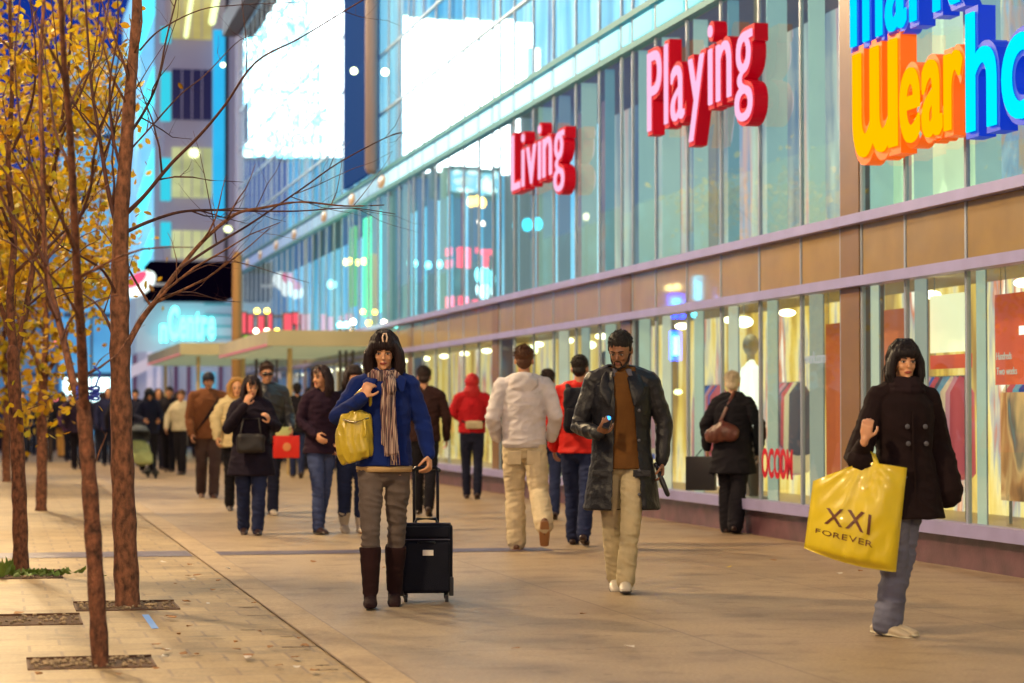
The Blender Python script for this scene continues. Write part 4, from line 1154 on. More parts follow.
# litter
q = random.Random(77)
lm = [mat('dry_leaf_brown', (0.28,0.12,0.03), 0.8), mat('dry_leaf_yellow', (0.6,0.42,0.03), 0.7), mat('paper_scrap', (0.6,0.55,0.5), 0.8)]
spots = [(q.uniform(150, 345), q.uniform(570, 678)) for k in range(26)] + [(q.uniform(0, 330), q.uniform(560, 680)) for k in range(14)] + [(q.uniform(380, 900), q.uniform(560, 680)) for k in range(8)]
for i, (px, py) in enumerate(spots):
    g = G(px, py); s = q.uniform(0.015, 0.035)
    if g.x > 1.5 and i < 26: g.x = 1.55 - q.random()*0.3
    mb = MB(); n = 6
    V = [(s*math.cos(2*math.pi*k/n)*q.uniform(0.6,1.2), s*math.sin(2*math.pi*k/n)*q.uniform(0.6,1.2), 0.004+q.uniform(0,0.012)) for k in range(n)]
    mb.add(V + [(v[0], v[1], v[2]+0.002) for v in V], [tuple(range(n-1,-1,-1)), tuple(range(n, 2*n))] + [(k, (k+1)%n, (k+1)%n+n, k+n) for k in range(n)])
    o = mb.build('fallen_leaf', lm[0] if i % 5 else lm[2])
    o.location = (g.x, g.y, 0.014); tag(o, 'small dry leaf lying on the pavement', 'leaf', 'dry leaves and scraps on the ground')
g = G(729, 568); mb = MB(); s = 0.022
mb.add([(-s,0,0.002),(0,-s,0.004),(s*1.2,0,0.016),(0,s,0.006)], [(0,1,2,3)])
o = mb.build('fallen_leaf', lm[1]); o.location = (g.x, g.y, 0.004); tag(o, 'yellow leaf lying on the pavement left of the yellow bag', 'leaf')
g = G(149, 621)
tag(sheet('painted_mark', g.x-0.02, g.x+0.02, g.y-0.55, g.y+0.35, 0.0075, mat('blue_paint', (0.12,0.3,0.75), 0.6)), None)

# worn gaps between the pavers along the kerb
gm_ = mat('gap_dark', (0.10, 0.055, 0.03), 0.9, var=0.4, vscale=30)
q = random.Random(12)
for (px, py) in [(184,567),(219,577),(222,585),(228,591),(272,616),(274,608),(232,602),(248,631),(317,637),(339,666),(328,671),(205,574),(262,608),(285,630),(300,648),(196,657),(176,565),(240,600),(60,640),(150,595),(215,640)]:
    g = G(px, py); l = q.uniform(0.06, 0.18); w_ = q.uniform(0.006, 0.014)
    g.x = min(g.x, 1.5)
    sheet('paving_gap', g.x-l/2, g.x+l/2, g.y-w_, g.y+w_, 0.0065, gm_)
# ================================================================ people
def solid(name, mb, voxel, smooth=3, wr=None, strand=0.0, seed=0.0, cut=None, thick=0.0, sf=0.6):
    """union of the collected solids as one continuous surface"""
    me = mb.mesh('tmp'); o = bpy.data.objects.new('tmp', me); COL.objects.link(o)
    md = o.modifiers.new('r', 'REMESH'); md.mode = 'VOXEL'; md.voxel_size = voxel
    if smooth:
        ms = o.modifiers.new('s', 'SMOOTH'); ms.factor = sf; ms.iterations = smooth
    dg = bpy.context.evaluated_depsgraph_get()
    rs = bpy.data.meshes.new_from_object(o.evaluated_get(dg)); rs.name = name
    bpy.data.objects.remove(o); bpy.data.meshes.remove(me)
    n = len(rs.vertices)
    co = np.empty(n*3, np.float32); rs.vertices.foreach_get('co', co); co = co.reshape(-1, 3)
    if wr or strand:
        no = np.empty(n*3, np.float32); rs.vertices.foreach_get('normal', no); no = no.reshape(-1, 3)
        amp, fx, fz = wr if wr else (strand, 70, 5)
        d = np.empty(n, np.float32)
        for i in range(n):
            x, y, z = co[i]
            if wr:
                a = noise.noise((x*fx+seed, y*fx, z*fz + x*fx*0.5)); b = noise.noise((x*fx*0.35-seed, y*fx*0.35+3, z*fz*0.3))
                d[i] = amp*(1.0-2.2*abs(a)) + amp*0.8*b
            else:
                d[i] = amp*noise.noise((x*fx, y*fx+seed, z*fz))
        co = co + no*d[:, None]
    if cut is not None:
        keepv = np.array([not cut(p) for p in co])
        faces = [tuple(p.vertices) for p in rs.polygons]
        faces = [f for f in faces if all(keepv[i] for i in f)]
        used = sorted(set(i for f in faces for i in f)); mp = {u: k for k, u in enumerate(used)}
        bpy.data.meshes.remove(rs)
        rs = bpy.data.meshes.new(name)
        rs.from_pydata([tuple(map(float, co[u])) for u in used], [], [tuple(mp[i] for i in f) for f in faces]); rs.update()
    else:
        rs.vertices.foreach_set('co', co.astype(np.float32).ravel()); rs.update()
    return rs

def skin_tone(k):
    c = {'pale': (0.62, 0.34, 0.22), 'tan': (0.46, 0.22, 0.12), 'brown': (0.26, 0.115, 0.06), 'warm': (0.60, 0.30, 0.16)}[k]
    return mat('skin_'+k, c, 0.45, var=0.08, vscale=25, sss=0.08)

def hand(mb, wrist, dirv, palm_n, curl=0.5, thumb=1, s=1.0, fing=(1,1,1,1)):
    """palm, four fingers and a thumb; dirv points along the hand, palm_n out of the palm"""
    d = Vector(dirv).normalized(); nrm = Vector(palm_n); nrm = (nrm - d*nrm.dot(d)).normalized()
    sd = d.cross(nrm).normalized()*thumb
    W = Vector(wrist)
    mb.tube([W - d*0.02, W + d*0.02*s, W + d*0.05*s, W + d*0.085*s], [(0.022*s,0.019*s),(0.029*s,0.016*s),(0.038*s,0.015*s),(0.036*s,0.013*s)], 12, sd)
    ln = [0.070, 0.078, 0.072, 0.056]
    for k in range(4):
        b = W + d*0.085*s + sd*(0.028 - 0.0187*k)*s
        dd = d.copy(); p = b; pts = [b - d*0.02*s, b]
        c = curl*fing[k]
        for j in range(3):
            ax = sd*thumb
            ang = c*(0.75 if j == 0 else 1.0)
            dd = (dd*math.cos(ang) + nrm*math.sin(ang)).normalized()
            # keep bending in the plane of d and nrm
            nn = nrm
            p = p + dd*ln[k]*s*(0.42, 0.32, 0.26)[j]
            pts.append(p)
            nrm_l = nrm
        mb.tube(pts, [0.0088*s, 0.0092*s, 0.0088*s, 0.0082*s, 0.0068*s], 8, sd)
    tb = W + d*0.025*s + sd*0.024*s
    t1 = tb + (sd*0.8 + d*0.6 + nrm*0.35).normalized()*0.04*s
    t2 = t1 + (sd*0.25 + d*0.8 + nrm*(0.2+curl*0.5)).normalized()*0.032*s
    t3 = t2 + (d*0.8 + nrm*(0.2+curl*0.7) - sd*0.15).normalized()*0.024*s
    mb.tube([tb - sd*0.01*s, tb, t1, t2, t3], [0.012*s, 0.0125*s, 0.0108*s, 0.0098*s, 0.0078*s], 8, nrm)

def place(px, py, face):
    g = G(px, py)
    az = math.atan2(g.x, g.y)
    return g, -az + R(face)

def lerp(a, b, t): return a + (b-a)*t

def person(px, py, H, face, label, skin='pale', sex='m', legs=((12, 4, 0), (-12, 22, 20)), arms=None, head=(0, 0),
           hair=('short', (0.03, 0.015, 0.01)), top=None, under=None, pants=None, shoes=None, group=None, vox=0.008, seed=1, lean=0.0, bulk=1.0, hands=(0.5, 0.5), handdir=(None, None), noparts=False, legyaw=0):
    """local frame: faces -Y, +X is the person's left. legs: (left, right) = (thigh forward deg, shin back deg, toe-down deg)"""
    s = H/1.75
    g, rz = place(px, py, face)
    t = empty('person', (g.x, g.y, 0), rz, label, 'person', group)
    hx = (0.088 if sex == 'm' else 0.085)*s; shx = (0.185 if sex == 'm' else 0.158)*s*bulk
    hipz0 = 0.92*s; TH = 0.43*s; SHN = 0.41*s; AH = 0.08*s
    # legs, then drop so that the lower foot stands
    jj = []
    for sg, lg in zip((1, -1), legs):
        a, c, tp = lg[:3]; lat = lg[3] if len(lg) > 3 else 0.0
        a, c = R(a), R(c)
        kn = Vector((sg*hx*0.95 + lat*0.45, -math.sin(a)*TH, -math.cos(a)*TH))
        an = kn + Vector((-sg*0.01 + lat*0.55, math.sin(c)*SHN, -math.cos(c)*SHN))
        jj.append([Vector((sg*hx, 0, 0)), kn, an, R(tp)])
    def lowest(j):
        toe = j[2] + Vector((0, -0.15*s*math.cos(j[3]), -0.15*s*math.sin(j[3]) - AH*0.95*math.cos(j[3])))
        heel = j[2] + Vector((0, 0.05*s, -AH*math.cos(j[3]) + 0.05*s*math.sin(j[3])*0.9))
        return min(toe.z, heel.z)
    hz = -min(lowest(j) for j in jj)
    hz = hz + 0.0
    for j in jj:
        for k in range(3): j[k] = j[k] + Vector((0, 0, hz))
    if legyaw:
        RZ = Matrix.Rotation(R(legyaw), 3, 'Z')
        for j in jj:
            for k in range(3): j[k] = RZ @ j[k]
    dz = hz - hipz0          # how far the pelvis dropped
    shz = 1.43*s + dz
    def T(z): return z*s + dz
    ly = lambda z: -lean*(z - hz)   # lean forward with height
    neck = Vector((0, ly(T(1.47))+0.01*s, T(1.475)))
    # arm joints
    if arms is None:
        arms = (((0.26, 0.03, 1.13), (0.25, -0.08, 0.88)), ((-0.26, -0.02, 1.13), (-0.25, -0.14, 0.9)))
    A = []
    for sg, (el, wr_) in zip((1, -1), arms):
        sh = Vector((sg*shx, ly(shz)+0.01, shz-0.015*s))
        A.append((sh, Vector(el), Vector(wr_)))
    # ---- body: one continuous skin
    mb = MB()
    mb.tube([(0, 0, hz-0.02), (0, ly(T(1.1)), T(1.1)), (0, ly(T(1.3)), T(1.3)), (0, ly(T(1.42)), T(1.42))], [(0.12*s,0.09*s),(0.11*s,0.08*s),(0.13*s,0.09*s),(0.11*s,0.07*s)], 14)
    mb.tube([(-shx*0.8, ly(shz), shz-0.03*s), (shx*0.8, ly(shz), shz-0.03*s)], 0.045*s, 8, Vector((0,0,1)))
    mb.tube([neck - Vector((0,0,0.08*s)), neck, neck + Vector((0,-0.01,0.09*s))], [(0.062*s,0.058*s),(0.052*s,0.052*s),(0.05*s,0.052*s)] if sex == 'm' else [(0.055*s,0.05*s),(0.045*s,0.045*s),(0.043*s,0.045*s)], 12)
    for h_, kn, an, tp in jj:
        mb.tube([h_, h_.lerp(kn, 0.5), kn, kn.lerp(an, 0.35), an], [0.075*s, 0.062*s, 0.046*s, 0.044*s, 0.03*s], 10)
        ft = Vector((0, -math.cos(tp), -math.sin(tp)))
        ft = Matrix.Rotation(R(legyaw), 3, 'Z') @ ft
        mb.tube([an, an + ft*0.05*s + Vector((0,0,-0.045*s)), an + ft*0.11*s + Vector((0,0,-0.055*s))], [0.024*s, 0.018*s, 0.014*s], 8)
    for i, (sh, el, wr_) in enumerate(A):
        mb.tube([sh, sh.lerp(el, 0.5), el, el.lerp(wr_, 0.4), wr_], [0.046*s, 0.042*s, 0.036*s, 0.035*s, 0.024*s], 10)
        if hands[i] is not None:
            fd = (wr_ - el).normalized()
            sg = 1 if i == 0 else -1
            hd = handdir[i]
            if hd is None:
                pn = Vector((-sg, 0.15, 0)); dv = fd
            else:
                dv, pn = Vector(hd[0]), Vector(hd[1])
            # thumb towards the front: side = d x n
            sdv = dv.cross(pn)
            th = 1
            ref = Vector((0, -1, 0.6)) if hd is None or len(hd) < 3 else Vector(hd[2])
            if sdv.dot(ref) < 0: th = -1
            hand(mb, wr_, dv, pn, hands[i], th, s*0.98)
    # head
    yaw, pitch = head
    hc = neck + Vector((0, -0.012*s, 0.075*s))
    MH = Matrix.Translation(hc) @ Matrix.Rotation(R(yaw), 4, 'Z') @ Matrix.Rotation(R(pitch), 4, 'X') @ Matrix.Scale(s, 4)
    # head-local coordinates: origin at the skull base, chin at z -0.035, top at 0.2
    def he(m_, c, r, rot=None, n=16, m=10):
        k0 = len(m_.v)
        m_.ell(c, r, rot, n, m)
        m_.v[k0:] = [tuple(MH @ Vector(p)) for p in m_.v[k0:]]
    def ht(m_, pts, rad, n=10, side=Vector((1,0,0))):
        k0 = len(m_.v)
        m_.tube(pts, rad, n, side)
        m_.v[k0:] = [tuple(MH @ Vector(p)) for p in m_.v[k0:]]
    fwid = 1.0 if sex == 'm' else 0.93
    he(mb, (0, 0.0, 0.105), (0.075, 0.093, 0.095))
    he(mb, (0, -0.035, 0.075), (0.062*fwid, 0.062, 0.095))
    he(mb, (0, -0.042, 0.012), (0.046*fwid, 0.05, 0.042))
    he(mb, (0, -0.078, -0.012), (0.021, 0.018, 0.018))             # chin
    ht(mb, [(-0.032,-0.078,0.098),(0,-0.090,0.101),(0.032,-0.078,0.098)], 0.011, 8, Vector((0,0,1)))   # brow
    ht(mb, [(0,-0.088,0.088),(0,-0.108,0.058),(0,-0.112,0.050)], [(0.007,0.008),(0.011,0.010),(0.014,0.009)], 8)
    he(mb, (0.030,-0.070,0.048), (0.020,0.018,0.017)); he(mb, (-0.030,-0.070,0.048), (0.020,0.018,0.017))
    he(mb, (0,-0.089,0.020), (0.022,0.012,0.011))
    for sg in (1, -1):
        he(mb, (sg*0.076, 0.008, 0.075), (0.009, 0.018, 0.03))
    me = solid('body', mb, min(vox, 0.006), 2)
    sk = skin_tone(skin)
    body = link('body', me, t, sk, True)
    if not noparts:
        # eyes, brows, lips
        for sg in (1, -1):
            e_ = MB(); he(e_, (sg*0.028, -0.0885, 0.078), (0.0135, 0.006, 0.0062), None, 12, 8)
            eo = e_.build('eye', mat('eye_white', (0.5,0.45,0.42), 0.3), body, True)
            e_ = MB(); he(e_, (sg*0.028, -0.0935, 0.078), (0.0062, 0.003, 0.006), None, 10, 6)
            e_.build('iris', mat('iris_dark', (0.02,0.01,0.008), 0.2), eo, True)
            e_ = MB(); ht(e_, [(sg*0.013,-0.0935,0.0835),(sg*0.028,-0.0965,0.0862),(sg*0.043,-0.088,0.083)], 0.0028, 6, Vector((0,0,1)))
            e_.build('eyelid', mat('lash_dark', (0.03,0.015,0.01), 0.6), body, True)
            e_ = MB(); ht(e_, [(sg*0.012,-0.1005,0.098),(sg*0.028,-0.099,0.104),(sg*0.046,-0.086,0.099)], [0.0026,0.0042,0.002], 6, Vector((0,0,1)))
            e_.build('eyebrow', mat('brow_dark', (0.025,0.012,0.008), 0.8), body, True)
        e_ = MB(); ht(e_, [(-0.023,-0.092,0.0185),(-0.008,-0.1005,0.0225),(0,-0.1015,0.0215),(0.008,-0.1005,0.0225),(0.023,-0.092,0.0185)], [0.0015,0.0032,0.003,0.0032,0.0015], 8, Vector((0,0,1)))
        ht(e_, [(-0.02,-0.093,0.0165),(0,-0.1015,0.0135),(0.02,-0.093,0.0165)], [0.0015,0.0042,0.0015], 8, Vector((0,0,1)))
        e_.build('lips', mat('lips_'+sex, (0.34,0.06,0.05) if sex == 'f' else (0.24,0.08,0.06), 0.35), body, True)
    # ---- hair or headwear
    kind, hc_ = hair[0], hair[1]
    hb = MB(); hm = mat('hair_%.3f_%.3f_%.3f' % tuple(hc_), hc_, 0.6, spec=0.3, bump=0.8, bscale=120, stretch=(1,1,0.1))
    strand = 0.004; part = 'hair'
    if kind in ('short', 'cropped', 'beard'):
        he(hb, (0, 0.010, 0.131), (0.084, 0.100, 0.088) if kind == 'short' else (0.081, 0.098, 0.084))
        he(hb, (0, 0.055, 0.065), (0.066, 0.05, 0.055))
        for sg in (1, -1): ht(hb, [(sg*0.074,-0.012,0.12),(sg*0.073,-0.018,0.085)], 0.01)
        if kind == 'short': ht(hb, [(-0.045,-0.06,0.165),(0,-0.075,0.172),(0.05,-0.055,0.165)], 0.02, 10, Vector((0,0,1)))
    elif kind in ('bob', 'bobwide'):
        dn = {'bob': -0.06, 'bobwide': -0.09}[kind]; wq = 0.0 if kind == 'bob' else 0.011
        he(hb, (0, 0.014, 0.115), (0.094+wq*0.4, 0.108, 0.10))
        for sg in (1, -1):
            ht(hb, [(sg*0.070,-0.035,0.135),(sg*(0.088+wq*0.9),-0.030,0.07),(sg*(0.092+wq),-0.028,0.0),(sg*(0.078+wq*0.8),-0.035,dn)], [(0.02,0.04),(0.026+wq*0.5,0.05),(0.030+wq*0.7,0.05),(0.020+wq*0.5,0.035)], 12)
        ht(hb, [(0,0.055,0.13),(0,0.075,0.05),(0,0.07,-0.03),(0,0.06,dn)], [(0.08,0.05),(0.095,0.045),(0.095,0.045),(0.08,0.03)], 14)
        # fringe
        ht(hb, [(-0.072,-0.055,0.128),(-0.038,-0.088,0.130),(0,-0.098,0.132),(0.038,-0.088,0.130),(0.072,-0.055,0.128)], [(0.024,0.012),(0.028,0.013),(0.028,0.013),(0.028,0.013),(0.024,0.012)], 10, Vector((0,0,1)))
        strand = 0.005
    elif kind in ('longopen',):
        he(hb, (0, 0.02, 0.12), (0.09, 0.10, 0.096))
        for sg in (1, -1):
            ht(hb, [(sg*0.07,-0.01,0.14),(sg*0.090,0.005,0.06),(sg*0.098,-0.005,-0.03),(sg*0.088,-0.03,-0.15)], [(0.022,0.045),(0.028,0.055),(0.03,0.055),(0.015,0.03)], 12)
        ht(hb, [(0,0.06,0.13),(0,0.085,0.04),(0,0.085,-0.06),(0,0.07,-0.16)], [(0.08,0.05),(0.1,0.045),(0.1,0.045),(0.07,0.03)], 14)
    elif kind == 'hood':
        part = 'hood'; strand = 0
        he(hb, (0, 0.022, 0.10), (0.105, 0.12, 0.125))
        ht(hb, [(0,0.03,0.02),(0,0.045,-0.05)], [(0.10,0.10),(0.13,0.10)], 14)
    elif kind == 'furhood':
        part = 'hood'; strand = 0.012
        he(hb, (0, 0.045, 0.09), (0.11, 0.10, 0.13))
        n_ = 14
        ring = [(0.105*math.sin(2*math.pi*k/n_), -0.04, 0.075+0.13*math.cos(2*math.pi*k/n_)) for k in range(n_+1)]
        ht(hb, ring, 0.036, 10, Vector((0,1,0)))
    elif kind == 'beanie':
        part = 'cap'; strand = 0.001
        he(hb, (0, 0.005, 0.130), (0.089, 0.104, 0.088))
        ht(hb, [(0,0.0,0.115),(0,0.0,0.135)], [(0.088,0.102),(0.088,0.102)], 16)
    elif kind == 'peak':
        part = 'cap'; strand = 0
        he(hb, (0, 0.005, 0.135), (0.085, 0.10, 0.085))
        he(hb, (0, -0.10, 0.125), (0.06, 0.055, 0.010))
    hme = solid(part, hb, max(0.006, vox*0.8), 2, None, strand, seed*3.1)
    ho = link(part, hme, t, hm, True)
    if kind in ('bob', 'bobwide', 'longopen') and vox < 0.0085:
        qs = random.Random(seed); stb = MB()
        low = {'bob': -0.07, 'bobwide': -0.10, 'longopen': -0.17}[kind]; rw_ = {'bob': 0.118, 'bobwide': 0.130, 'longopen': 0.122}[kind]
        for k in range(150):
            ph = R(qs.uniform(-112, 112)); sx, cy = math.sin(ph), math.cos(ph)
            dd = qs.gauss(0, 0.004)
            zt = qs.uniform(0.15, 0.2)
            pts_ = [(0.045*sx, 0.045*cy, 0.212), (0.085*sx, 0.10*cy*0.9+0.012, 0.165), ((0.100+dd)*sx, (0.112+dd)*cy*0.95+0.01, 0.10),
                    (lerp(0.105, rw_, 0.7)*sx+dd, (0.115)*cy*0.9, 0.02), (rw_*sx*0.93+dd*2, 0.105*cy*0.85-0.012+dd, low+qs.uniform(-0.01, 0.035))]
            ht(stb, pts_, [0.002, 0.003, 0.003, 0.0028, 0.0008], 4)
        for k in range(26):
            x0_ = qs.uniform(-0.06, 0.06)
            yf = -math.sqrt(max(0, 1-(x0_/0.1)**2))
            ht(stb, [(x0_*0.6, -0.05, 0.208), (x0_*0.95, yf*0.094, 0.17), (x0_*1.02, yf*0.112, 0.125), (x0_*1.03, yf*0.108, 0.104+qs.uniform(-0.006, 0.01))], [0.002, 0.003, 0.0028, 0.0008], 4)
        stb.build('strands', hm, ho, True)
    if kind in ('short', 'cropped') and vox < 0.0085:
        qs = random.Random(seed+3); stb = MB()
        C0 = Vector((0, 0.010, 0.131)); RR = Vector((0.084, 0.100, 0.088)) if kind == 'short' else Vector((0.081, 0.098, 0.084))
        ln_ = 0.016 if kind == 'short' else 0.009
        for k in range(520):
            u = Vector((qs.gauss(0,1), qs.gauss(0,1), qs.gauss(0.35,1))).normalized()
            if u.z < -0.1 or (u.z < 0.3 and u.y < -0.3): continue
            p_ = C0 + Vector((u.x*RR.x, u.y*RR.y, u.z*RR.z))
            tdir = (u*0.55 + Vector((0.35, 0.25, -0.15)) + Vector((qs.gauss(0,0.35), qs.gauss(0,0.35), qs.gauss(0,0.3)))).normalized()
            l_ = ln_*qs.uniform(0.6, 1.4)
            ht(stb, [p_ - u*0.004, p_ + tdir*l_*0.5, p_ + tdir*l_], [0.0032, 0.0026, 0.0006], 4)
        stb.build('strands', hm, ho, True)
    if len(hair) > 2:
        hair[2](t, he, ht, ho)
    if kind in ('beanie', 'peak'):
        h2 = MB(); he(h2, (0, 0.05, 0.06), (0.07, 0.05, 0.055)); 
        for sg in (1, -1): he(h2, (sg*0.072, -0.005, 0.09), (0.012, 0.03, 0.03))
        h2.build('hair', mat('hair_dark', (0.03,0.015,0.01), 0.5), t, True)
    # ---- trousers
    pc = pants or {}
    wd_ = pc.get('w', 1.0); pb = MB()
    blo = pc.get('flare', 1.0); stop = pc.get('stop', 0.97)
    for h_, kn, an, tp in jj:
        e2 = kn.lerp(an, stop)
        pb.tube([h_ + Vector((0,0,0.03*s)), h_.lerp(kn, 0.5), kn, kn.lerp(e2, 0.5), e2 + (Vector((0,0,-0.03*s)) if stop > 0.9 else Vector((0,0,0)))],
                [0.088*s*wd_**0.5, 0.083*s*wd_, 0.066*s*wd_, 0.063*s*wd_*blo, 0.058*s*wd_*blo], 14)
    pb.tube([(0,0.01,hz-0.04*s),(0,0.012,hz+0.08*s),(0,0.0,hz+0.16*s)], [(0.150*s,0.115*s),(0.152*s,0.112*s),(0.12*s,0.09*s)], 18)
    pme = solid('trousers', pb, vox, 3, (pc.get('wr', 0.006), 9, 22), seed=seed*1.7)
    link('trousers', pme, t, pc.get('m'), True)
    # ---- shoes or boots
    sc_ = shoes or {}
    for h_, kn, an, tp in jj:
        sb = MB()
        Mf = Matrix.Translation(an) @ Matrix.Rotation(R(legyaw), 4, 'Z') @ Matrix.Rotation(tp, 4, 'X') @ Matrix.Scale(s, 4)
        def ft(pts, rad, n=12, side=Vector((1,0,0))):
            k0 = len(sb.v); sb.tube(pts, rad, n, side); sb.v[k0:] = [tuple(Mf @ Vector(p)) for p in sb.v[k0:]]
        ft([(0,0.06,-0.052),(0,0.02,-0.045),(0,-0.06,-0.048),(0,-0.13,-0.056),(0,-0.175,-0.062)], [(0.030,0.026),(0.037,0.038),(0.042,0.036),(0.044,0.026),(0.030,0.016)])
        ft([(0,0.065,-0.071),(0,-0.06,-0.071),(0,-0.18,-0.071)], [(0.03,0.008),(0.042,0.008),(0.034,0.008)])
        ft([(0,0.0,0.02),(0,-0.005,-0.03)], [(0.04,0.046),(0.04,0.048)])
        if sc_.get('boot'):
            k0 = len(sb.v)
            topz = an.lerp(kn, sc_['boot'])
            sb.tube([an, an.lerp(kn, sc_['boot']*0.45), an.lerp(kn, sc_['boot']*0.85), topz], [0.048*s, 0.056*s, 0.067*s, 0.069*s], 14, cap=False)
        smo = solid('boot' if sc_.get('boot') else 'shoe', sb, 0.006 if vox < 0.009 else 0.009, 1, (0.003, 14, 20) if sc_.get('boot') else None, seed=seed)
        so = link('boot' if sc_.get('boot') else 'shoe', smo, t, sc_.get('m'), True)
        if sc_.get('sole'):
            k_ = MB(); kk = []
            k_.tube([(0,0.068,-0.074),(0,-0.06,-0.074),(0,-0.185,-0.074)], [(0.034,0.009),(0.046,0.009),(0.036,0.009)], 12)
            k_.v = [tuple(Mf @ Vector(p)) for p in k_.v]
            k_.build('sole', sc_['sole'], so, True)
    # ---- inner garment
    def torso(m_, hem, grow, flare, waist=0.135, chest=0.17, hipw=0.165, dep=0.115, shd=True, collar=0.0):
        hm_ = T(hem) if hem > 0.9 else hem*s + dz
        zs = []; 
        if hem < 0.88:
            zs += [(hm_, (hipw+0.02+flare)*s*bulk, (dep+0.02+flare*0.9)*s), (lerp(hm_, T(0.92), 0.5), (hipw+0.01+flare*0.5)*s*bulk, (dep+0.012+flare*0.5)*s)]
            zs += [(T(0.92), hipw*s*bulk, dep*s)]
        else:
            zs += [(hm_, (hipw+flare)*s*bulk, (dep+flare)*s)]
        zs += [(T(1.10), waist*s*bulk, dep*0.92*s), (T(1.28), chest*s*bulk, dep*1.02*s), (T(1.38), chest*0.98*s*bulk, dep*0.92*s), (T(1.44), chest*0.66*s*bulk, dep*0.7*s), (T(1.475), 0.075*s, 0.07*s)]
        m_.tube([(0, ly(z), z) for z, a, b in zs], [(a+grow, b+grow) for z, a, b in zs], 22, cap=False)
        m_.tube([(-shx*0.92, ly(shz)+0.01, shz-0.025*s), (-0.06*s, ly(shz)+0.01, shz+0.03*s)], [0.055*s+grow, 0.05*s+grow], 10, Vector((0,0,1)))
        m_.tube([(shx*0.92, ly(shz)+0.01, shz-0.025*s), (0.06*s, ly(shz)+0.01, shz+0.03*s)], [0.055*s+grow, 0.05*s+grow], 10, Vector((0,0,1)))
    if under:
        ub = MB(); torso(ub, under.get('hem', 0.95), under.get('grow', 0.0), 0.0)
        ub.tube([neck - Vector((0,0,0.03)), neck + Vector((0,-0.004,0.012))], [0.066*s, 0.062*s], 14)
        link('sweater', solid('sweater', ub, vox, 3, (0.004, 9, 18), seed=seed), t, under['m'], True)
    tpd = top
    cb = MB()
    torso(cb, tpd.get('hem', 0.88), tpd.get('grow', 0.012), tpd.get('flare', 0.0), waist=tpd.get('waist', 0.145 if sex == 'm' else 0.125), chest=tpd.get('chest', 0.175 if sex == 'm' else 0.15), hipw=tpd.get('hip', 0.165), dep=tpd.get('dep', 0.115))
    sr = tpd.get('sleeve', 1.0); cuff = tpd.get('cuff', 1.0)
    for i, (sh, el, wr_) in enumerate(A):
        e2 = el.lerp(wr_, tpd.get('slen', 0.97))
        cb.tube([sh, sh.lerp(el, 0.5), el, el.lerp(e2, 0.5), e2], [0.068*s*sr, 0.062*s*sr, 0.056*s*sr, 0.052*s*sr, 0.042*s*sr*cuff], 12)
    for fn in tpd.get('add', []):
        fn(cb, s, T, neck, A)
    if tpd.get('collar'):
        ch = tpd['collar']
        nn = 14
        ring = [neck + Vector((0.072*s*math.sin(2*math.pi*k/nn), 0.068*s*math.cos(2*math.pi*k/nn), 0.005*s)) for k in range(nn+1)]
        cb.tube(ring, ch*s, 8, Vector((0,0,1)), cap=False)
    nm = tpd.get('name', 'coat')
    cme = solid(nm, cb, vox, 3, (tpd.get('wr', 0.007), tpd.get('fx', 8), tpd.get('fz', 16)), seed=seed*2.3, cut=tpd.get('cut'))
    co_ = link(nm, cme, t, tpd['m'], True)
    if tpd.get('cut'):
        md = co_.modifiers.new('thick', 'SOLIDIFY'); md.thickness = 0.006; md.offset = -1
    t['H'] = H
    info = dict(t=t, MH=MH, neck=neck, A=A, T=T, s=s, hz=hz, jj=jj, top=co_, he=he, ht=ht, body=body, hair=ho)
    return info

def wp(info, v):
    """person-local point to world"""
    t = info['t']
    return Matrix.Translation(t.location) @ Matrix.Rotation(t.rotation_euler[2], 4, 'Z') @ Vector(v)

def cloth(name, c, rough=0.9, var=0.18, sheen=0.0, bump=0.35, bs=220, **k):
    return mat(name, c, rough, spec=0.2, var=var, vscale=7, bump=bump, bscale=bs, sheen=sheen, **k)
BLACKC = cloth('black_cloth', (0.010, 0.009, 0.014))
DKNAVY = cloth('dark_navy_cloth', (0.012, 0.014, 0.035))
DENIM = cloth('blue_denim', (0.05, 0.07, 0.17))
DENIMD = cloth('dark_denim', (0.018, 0.026, 0.075))
DKSHOE = mat('dark_shoe', (0.03, 0.012, 0.01), 0.4)
BRSHOE = mat('brown_shoe', (0.12, 0.045, 0.02), 0.45)

